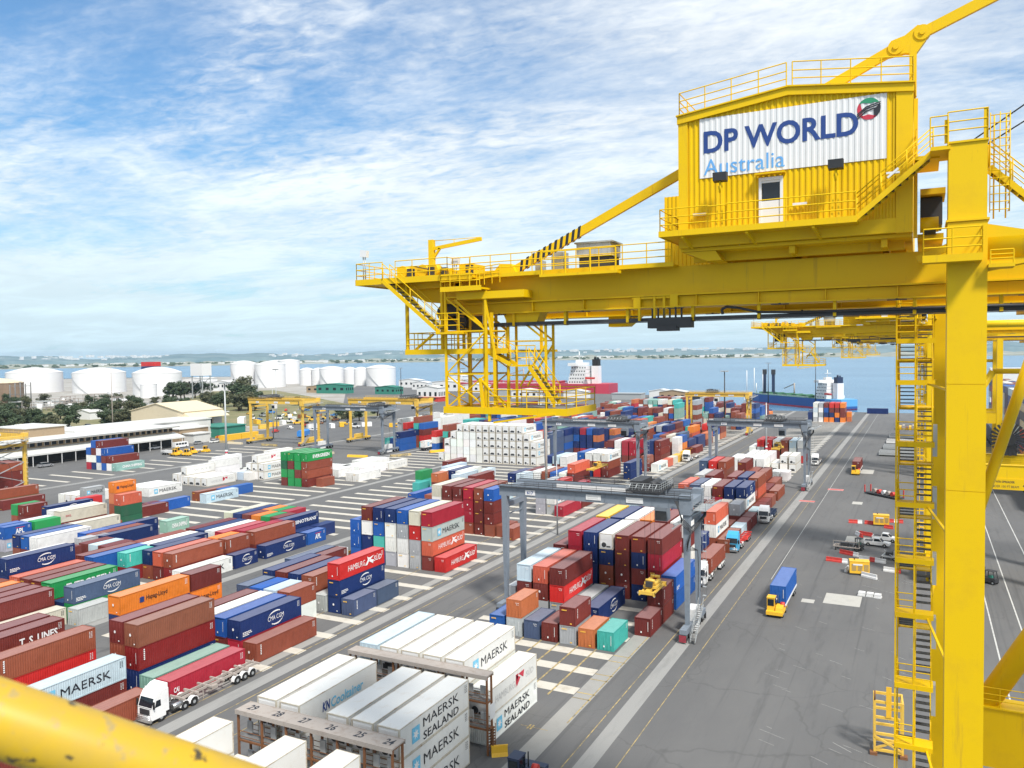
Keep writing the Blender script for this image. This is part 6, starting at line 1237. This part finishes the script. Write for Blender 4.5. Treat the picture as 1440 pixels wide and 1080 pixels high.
for i, (x, y, r_, h) in enumerate(TP):
    k = rq.randrange(5); w = near_(x, y) if not (x > -340 and y > 390) else 'behind the parked gantries'
    cnt_[w] = cnt_.get(w, 0)+1
    T = thing('tree', f"{'olive' if k > 2 else 'dark green'} bushy tree, {nth(cnt_[w])} from left in the clump {w}", 'tree', (x, y, 0), 0, f'trees {w}'); T.scale = (r_*3.0, r_*3.0, h*1.2); T.rotation_euler.z = rq.uniform(0, 6.3)
    put(TREES[k][0], 'crown', T); put(TREES[k][1], 'trunk', T)
# ---------------- parked cars and plant ----------------
CARP = [mat('car_silver', (.45, .46, .48), .3, .5), mat('car_white', (.75, .75, .75), .3), mat('car_dark', (.04, .045, .055), .3), mat('car_blue', (.05, .13, .35), .3), mat('car_red', (.35, .03, .03), .3)]
def car(x, y, rz, m_, label, group='cars parked by the trees', k=1.):
    T = thing('parked_car', label, 'car', (x, y, 0), rz, group); T.scale = (k, k, k)
    s = MB(); s.ext([(-2.2, .35), (2.2, .35), (2.25, .8), (1.3, .95), (-2.1, 1.0)], -.87, .87, 1); s.build('body', m_, T); s = MB(); s.ext([(-1.7, .98), (1.15, .96), (.5, 1.45), (-1.2, 1.48)], -.76, .76, 1); s.build('cabin', GLASS, T); s = MB(); s.ext([(-1.2, 1.48), (.5, 1.45), (.45, 1.5), (-1.15, 1.53)], -.7, .7, 1); s.build('roof', m_, T)
    for x_ in (-1.4, 1.4):
        for y_ in (-.8, .8): wheel(T, x_, y_, .33, .22, ax=1)
CP = [(-430, 292), (-435, 299), (-441, 306), (-444, 310), (-421, 291), (-425, 298), (-431, 305), (-452, 307), (-412, 282), (-411, 286), (-455, 321), (-405, 289), (-448, 316), (-438, 312), (-427, 286), (-479, 434), (-469, 429), (-454, 420), (-456, 426), (-463, 438), (-400, 284), (-462, 312), (-447, 299)]
CP.sort(key=lambda a: pxs(*a)); CNAM = ['silver', 'white', 'dark', 'blue']
for i, (x, y) in enumerate(CP):
    k = rq.choice((0, 1, 1, 2, 2, 3)); w = 'the car park between the trees' if x > -466 and y < 330 else 'the row beyond the beige shed'; cnt_[w] = cnt_.get(w, 0)+1
    car(x, y, rq.uniform(-.3, .6), CARP[k], f'{CNAM[k]} car, {nth(cnt_[w])} from left in {w}', k=1.15)
car(-302, 194.5, radians(88), CARP[0], 'silver car alone before the long white building', None, 1.25); car(-311, 252, radians(80), CARP[1], 'white car right of the lone container stack', None, 1.25); car(-308, 274, radians(85), CARP[0], 'silver car by the small tan workshop', None, 1.1); car(-306, 282, radians(85), CARP[1], 'white car nearest the yellow containers', None, 1.1); car(-330, 296, radians(20), CARP[2], 'dark car before the beige shed roller doors', None, 1.2)
T = thing('minibus', 'white minibus parked before the tan workshop', 'minibus', (-305, 261, 0), radians(86)); s = MB(); s.ext([(-3.5, .4), (3.5, .4), (3.5, 1.5), (3.0, 2.7), (-3.5, 2.7)], -1.1, 1.1, 1); s.build('body', TRUCKW, T); s = MB(); [s.box(-3.2+1.5*k, -2.0+1.5*k, y_-.02, y_+.02, 1.5, 2.3) for k in range(4) for y_ in (-1.11, 1.11)]; s.build('side_window', GLASS, T); [wheel(T, a, b_, .42, .3, ax=1) for a in (-2.2, 2.3) for b_ in (-.95, .95)]
for i, (x, y) in enumerate(((-284, 243), (-279, 246), (-277, 252), (-275, 240), (-280, 238))): terminal_tractor(x, y, f"parked yellow yard tractor, {ORD[i+1]} of the row before the light mast", radians(rq.uniform(60, 110)), trailer=0 if i % 2 else 8)
JK = [(-429, 427), (-393, 395), (-365, 370), (-404, 415), (-366, 381), (-336, 346), (-341, 359), (-375, 400), (-346, 372), (-386, 421), (-358, 394), (-321, 351), (-337, 375), (-368, 414), (-321, 365), (-345, 398), (-366, 427), (-326, 383), (-344, 410), (-301, 363), (-300, 346), (-314, 332), (-428, 464), (-412, 468), (-389, 460), (-359, 436), (-278, 399), (-301, 372), (-287, 367), (-287, 377), (-350, 383), (-332, 392), (-310, 357), (-376, 411), (-398, 440), (-353, 420), (-330, 402), (-307, 382), (-420, 440), (-381, 388)]
JM = [GENY, WHT, RED, GENY, LGRY, mat('tarp_blue', (.04, .22, .6), .5), DYEL, TRUCKW, RUST]; JN = ['yellow', 'white', 'red', 'yellow', 'grey', 'blue', 'yellow', 'white', 'rusty']
JK.sort(key=lambda a: pxs(*a))
for i, (x, y) in enumerate(JK):
    k = rq.randrange(9); kk = i % 3; lb = JN[k]; od = nth(i//3+1)
    if kk == 0: pickup(x, y, rq.uniform(0, 6), f'{lb} parked truck, {od} truck from left in the equipment lot', JM[k], 'plant in the equipment lot', 'parked_truck', 'truck'); 
    elif kk == 1:
        T = thing('loader', f'{lb} loader, {od} loader from left in the equipment lot', 'loader', (x, y, 0), rq.uniform(0, 6), 'plant in the equipment lot'); s = MB(); s.box(-2.6, 2.6, -1.2, 1.2, .7, 1.7); s.build('body', JM[k], T); s = MB(); s.box(-.6, 1, -1, 1, 1.7, 3.0); s.build('cab', GLASS, T); s = MB(); s.bar((1, 0, 2.2), (4.2, 0, 3.4), .5); s.build('boom', JM[k], T); wheels(T, (-1.7, 1.7), (-1.1, 1.1), .7, .5)
    else:
        T = thing('storage_box', f'{lb} storage box, {od} box from left in the equipment lot', 'storage box', (x, y, 0), rq.uniform(0, 3), 'plant in the equipment lot'); s = MB(); s.box(-3, 3, -1.2, 1.2, .15, 2.5); s.build('body', JM[k], T); s = MB(); s.box(-3.05, 3.05, -1.25, 1.25, 2.51, 2.65); s.build('lid', JM[k], T)
T = thing('blue_tent', 'bright blue covered trailer inside the leftmost parked gantry', 'trailer', (-282, 318, 0), radians(20)); s = MB(); s.ext([(-1.5, .8), (1.5, .8), (1.5, 3.2), (.8, 3.8), (-.8, 3.8), (-1.5, 3.2)], -5, 5, 1); s.build('cover', JM[5], T); wheels(T, (-1.2, 1.2), (-3, 3), .45, .3)
T = thing('blue_tent', 'blue covered trailer before the beige shed doors', 'trailer', (-337, 309, 0), radians(60)); s = MB(); s.ext([(-1.5, .8), (1.5, .8), (1.5, 3.2), (.8, 3.8), (-.8, 3.8), (-1.5, 3.2)], -4, 4, 1); s.build('cover', JM[5], T); wheels(T, (-1.2, 1.2), (-3, 3), .45, .3)
T = thing('white_trailer', 'plain white box trailer right of the beige shed', 'trailer', (-352, 345, 0), radians(40)); s = MB(); s.box(-1.8, 1.8, -7, 7, 1, 6.5); s.build('body', TRUCKW, T); wheels(T, (-1.2, 1.2), (-4, 4), .5, .3)
T = thing('steel_stack', 'orange and red steel beams stacked by the yellow containers', 'beams', (-322, 306, 0), radians(10)); [(lambda s: (s.box(-2+.8*k, -1.5+.8*k, -8, 8, .3*(k % 2), .9+.3*(k % 2)), s.build('beam', RED if k % 2 else GENY, T)))(MB()) for k in range(6)]
T = thing('gantry_boom', 'long orange boom section lying between the parked gantries', 'boom', (-255, 385, 0), radians(-70)); s = MB(); s.bar((0, -18, 1.2), (0, 18, 1.2), 2, 2.2); s.build('beam', GENY, T); s = MB(); [s.box(.98, 1.02, -15+6*k, -12+6*k, .7, 1.6) for k in range(5)]; s.build('opening', DGRY, T)
KBL = ['under the leftmost parked gantry', 'between the leftmost gantry legs', 'before the white trailer', 'behind the white trailer', 'before the grey parked gantry', 'right of the white trailer cab', 'left of all parked gantries', 'between leftmost and grey gantries']
for i, (x, y, a, m_) in enumerate(((-292, 281.5, 0, CREAMW), (-270, 281, 0, LINEY), (-205, 263, 8, GENY), (-190, 272, 60, LINEY), (-226, 268, 0, CREAMW), (-183, 290, 65, GENY), (-300, 284, 0, LINEY), (-241, 272, 0, LINEY))): box_thing('kerb_block', f"{'pale' if m_ is CREAMW else 'yellow'} concrete kerb block, {['second pale, right of the leftmost gantry','first pale','sixth yellow','fifth yellow','far pale'][0] if 0 else KBL[i]}", 'kerb block', x, y, radians(a), [('block', m_, lambda s: s.ext([(-.7, 0), (.7, 0), (.45, .9), (-.45, .9)], -4.5, 4.5, 0))], 'kerb blocks by the parked gantries')
make_container(-190.5, 291, 1.3, 40, 2.8, 'w', 'mae', 'shipping_container', 'white container on a trailer under the rightmost parked gantry', 'container', None, rq).rotation_euler.z = radians(-4)
T = thing('trailer', 'dark trailer carrying the white container under the parked gantry', 'trailer', (-191.7, 291, 0), radians(-4)); s = MB(); s.box(-1.2, 1.2, -1, 13.5, .9, 1.28); s.build('chassis', DGRY, T); wheels(T, (-1, 1), (1, 10, 11.4), .5, .4); s = MB(); s.box(-1.2, 1.2, 13.6, 15.6, .6, 3.2); s.build('tractor_cab', DGRY, T)
# ---------------- ships ----------------
def tanker(x, y, rz, L, Bm, hull, deckm, label, stern_light=None, funnel=BLK, sc=1.):
    T = thing('tanker_ship', label, 'ship', (x, y, -3), rz, 'tankers moored beyond the terminal')   # bow towards -x, stern at x=0
    T.scale = (sc, sc, sc); n = 14; out_ = [(0, -Bm*.36), (0, Bm*.36)]+[(-L*.06, Bm*.5), (-L*.8, Bm*.5), (-L*.92, Bm*.3), (-L, 0), (-L*.92, -Bm*.3), (-L*.8, -Bm*.5), (-L*.06, -Bm*.5)]
    s = MB(); s.ext(out_, 0, 9.5, 2); s.build('hull', hull, T); s = MB(); s.ext([(a*1.001, b_*1.004) for a, b_ in out_], .0, 1.6, 2); s.build('boot_topping', HULLR if hull is not HULLR else HULLD, T)
    s = MB(); s.ext([(a*.985-.6, b_*.95) for a, b_ in out_], 9.51, 9.6, 2); s.build('deck', deckm, T)
    if stern_light: s = MB(); s.ext([(.05, -Bm*.36-.05), (.05, Bm*.36+.05), (-L*.06, Bm*.5+.05), (-L*.12, Bm*.5+.05), (-L*.12, -Bm*.5-.05), (-L*.06, -Bm*.5-.05)], 3.5, 9.7, 2); s.build('stern_band', stern_light, T)
    sx = -L*.17; h = MB()
    for k in range(5): q = 1-.05*k; h.box(sx-9*q, sx+7*q, -Bm*.42*q, Bm*.42*q, 9.6+2.9*k, 12.3+2.9*k)
    h.box(sx-8, sx-1, -Bm*.5, Bm*.5, 24.2, 26.6); h.box(sx-6, sx-2, -3, 3, 26.6, 29); hs = h.build('superstructure', WHT, T)
    for k in range(5): s = MB(); q = 1-.05*k; [s.box(sx-9*q-.06, sx-9*q, -Bm*.38*q+2.2*i, -Bm*.38*q+1.2+2.2*i, 10.6+2.9*k, 11.6+2.9*k) for i in range(int(Bm*.76*q/2.2))]; [s.box(sx-8*q+2.2*i, sx-6.9*q+2.2*i, -Bm*.42*q-.06, -Bm*.42*q, 10.6+2.9*k, 11.6+2.9*k) for i in range(6)]; s.build('window_row', GLASS, hs)
    s = MB(); s.box(sx+8, sx+14, -3.5, 3.5, 9.6, 24); s.build('funnel_casing', WHT, T); s = MB(); s.box(sx+8.5, sx+13.5, -3, 3, 24, 29.5); s.tube((sx+10, 0, 29.5), (sx+10, 0, 31.5), .9, 8); s.tube((sx+12, 1, 29.5), (sx+12, 1, 31), .7, 8); s.build('funnel', funnel, T)
    s = MB(); s.tube((sx-4, 0, 29), (sx-4, 0, 36), .35, 6); s.box(sx-5.5, sx-2.5, -3, 3, 32.6, 32.9); s.tube((-L*.95, 0, 9.6), (-L*.95, 0, 20), .4, 6); s.build('mast', WHT, T)
    s = MB(); [s.tube((-L*.28, b_, 11.2), (-L*.88, b_, 11.2), .45, 6) for b_ in (-3, -1.5, 0, 1.5, 3)]; [s.box(-L*(.32+.1*k)-.4, -L*(.32+.1*k)+.4, -Bm*.4, Bm*.4, 9.6, 11.6) for k in range(6)]; s.build('deck_pipe', deckm, T)
    s = MB(); s.tube((-L*.55, 3, 9.6), (-L*.55, 3, 22), .7, 8); s.bar((-L*.55, 3, 21), (-L*.66, 3, 16), .7); s.build('deck_crane', RACKTOP, T)
    s = MB(); s.ext([(sx+7, 13.5), (sx+14, 13.5), (sx+14.5, 15), (sx+7, 15.2)], -Bm*.5, -Bm*.4, 1); s.build('lifeboat', RED, T)
    s = MB(); railing(s, [(-L*.9, -Bm*.32, 9.6), (-L*.8, -Bm*.48, 9.6), (-L*.28, -Bm*.48, 9.6)], 1.2, 4, .08, n=4); s.build('railing', WHT, T)
tanker(-279, 775, 0, 150, 30, HULLR, HULLR, 'red hulled tanker with white bridge and black funnel', sc=1.25)
tanker(-46, 622, radians(-46), 150, 24, HULLB, DKGRN, 'blue hulled tanker with white bridge beyond the wharf end', mat('hull_pale_blue', (.10, .33, .60), .5), NAVYM, sc=.8)
T = thing('container_ship', 'moored container ship seen through the crane legs at right', 'ship', (26.6, 240, -3)); s = MB(); s.ext([(0, -6), (0, 235), (12, 262), (24, 235), (24, -6)], 0, 9, 2); s.build('hull', HULLD, T); s = MB(); s.ext([(.5, -5), (.5, 233), (23, 233), (23, -5)], 9.01, 11.4, 2); s.build('hatch_coaming', LGRY, T)
s = MB(); s.box(3, 22, 212, 224, 11.5, 34); s.build('bridge', WHT, T)
for i, x in enumerate((-133, -128, -122)): T = thing('sail_boat', f"white yacht mast, {['left', 'middle', 'right'][i]} of three behind the yellow gantry", 'boat', (x-6, 735+8*i, -3)); s = MB(); s.ext([(-1.6, -4), (1.6, -4), (1.6, 3), (0, 6), (-1.6, 3)], 0, 2, 2); s.build('hull', WHT, T); s = MB(); s.tube((0, 0, 2), (0, 0, 26+2*(i % 2)), .35, 5); s.build('mast', WHT, T)
for x, y in ((-116, 690), (-108, 683)): T = thing('mooring_tower', f"{'left' if x < -110 else 'right'} one of two dark loading arm posts by the blue tanker", 'post', (x, y, -3), 0, 'dark loading arms by the blue tanker'); s = MB(); s.box(-1.1, 1.1, -1.1, 1.1, 0, 24); s.build('column', NAVYM, T); s = MB(); s.box(-1.5, 1.5, -1.5, 1.5, 24, 28); s.build('head', DGRY, T)
# ---------------- haze ----------------
s = MB(); s.box(-13200, 13200, -1900, 13200, -6.5, 135); m = D.materials.new('haze'); m.use_nodes = True; t = m.node_tree
for n in list(t.nodes): t.nodes.remove(n)
o_ = t.nodes.new('ShaderNodeOutputMaterial'); v = t.nodes.new('ShaderNodeVolumePrincipled'); v.inputs['Density'].default_value = 4.6e-5; v.inputs['Color'].default_value = (.55, .78, 1, 1); v.inputs['Anisotropy'].default_value = .2
t.links.new(v.outputs[0], o_.inputs['Volume']); h = s.build('haze', m); tag(h, None, kind='stuff')
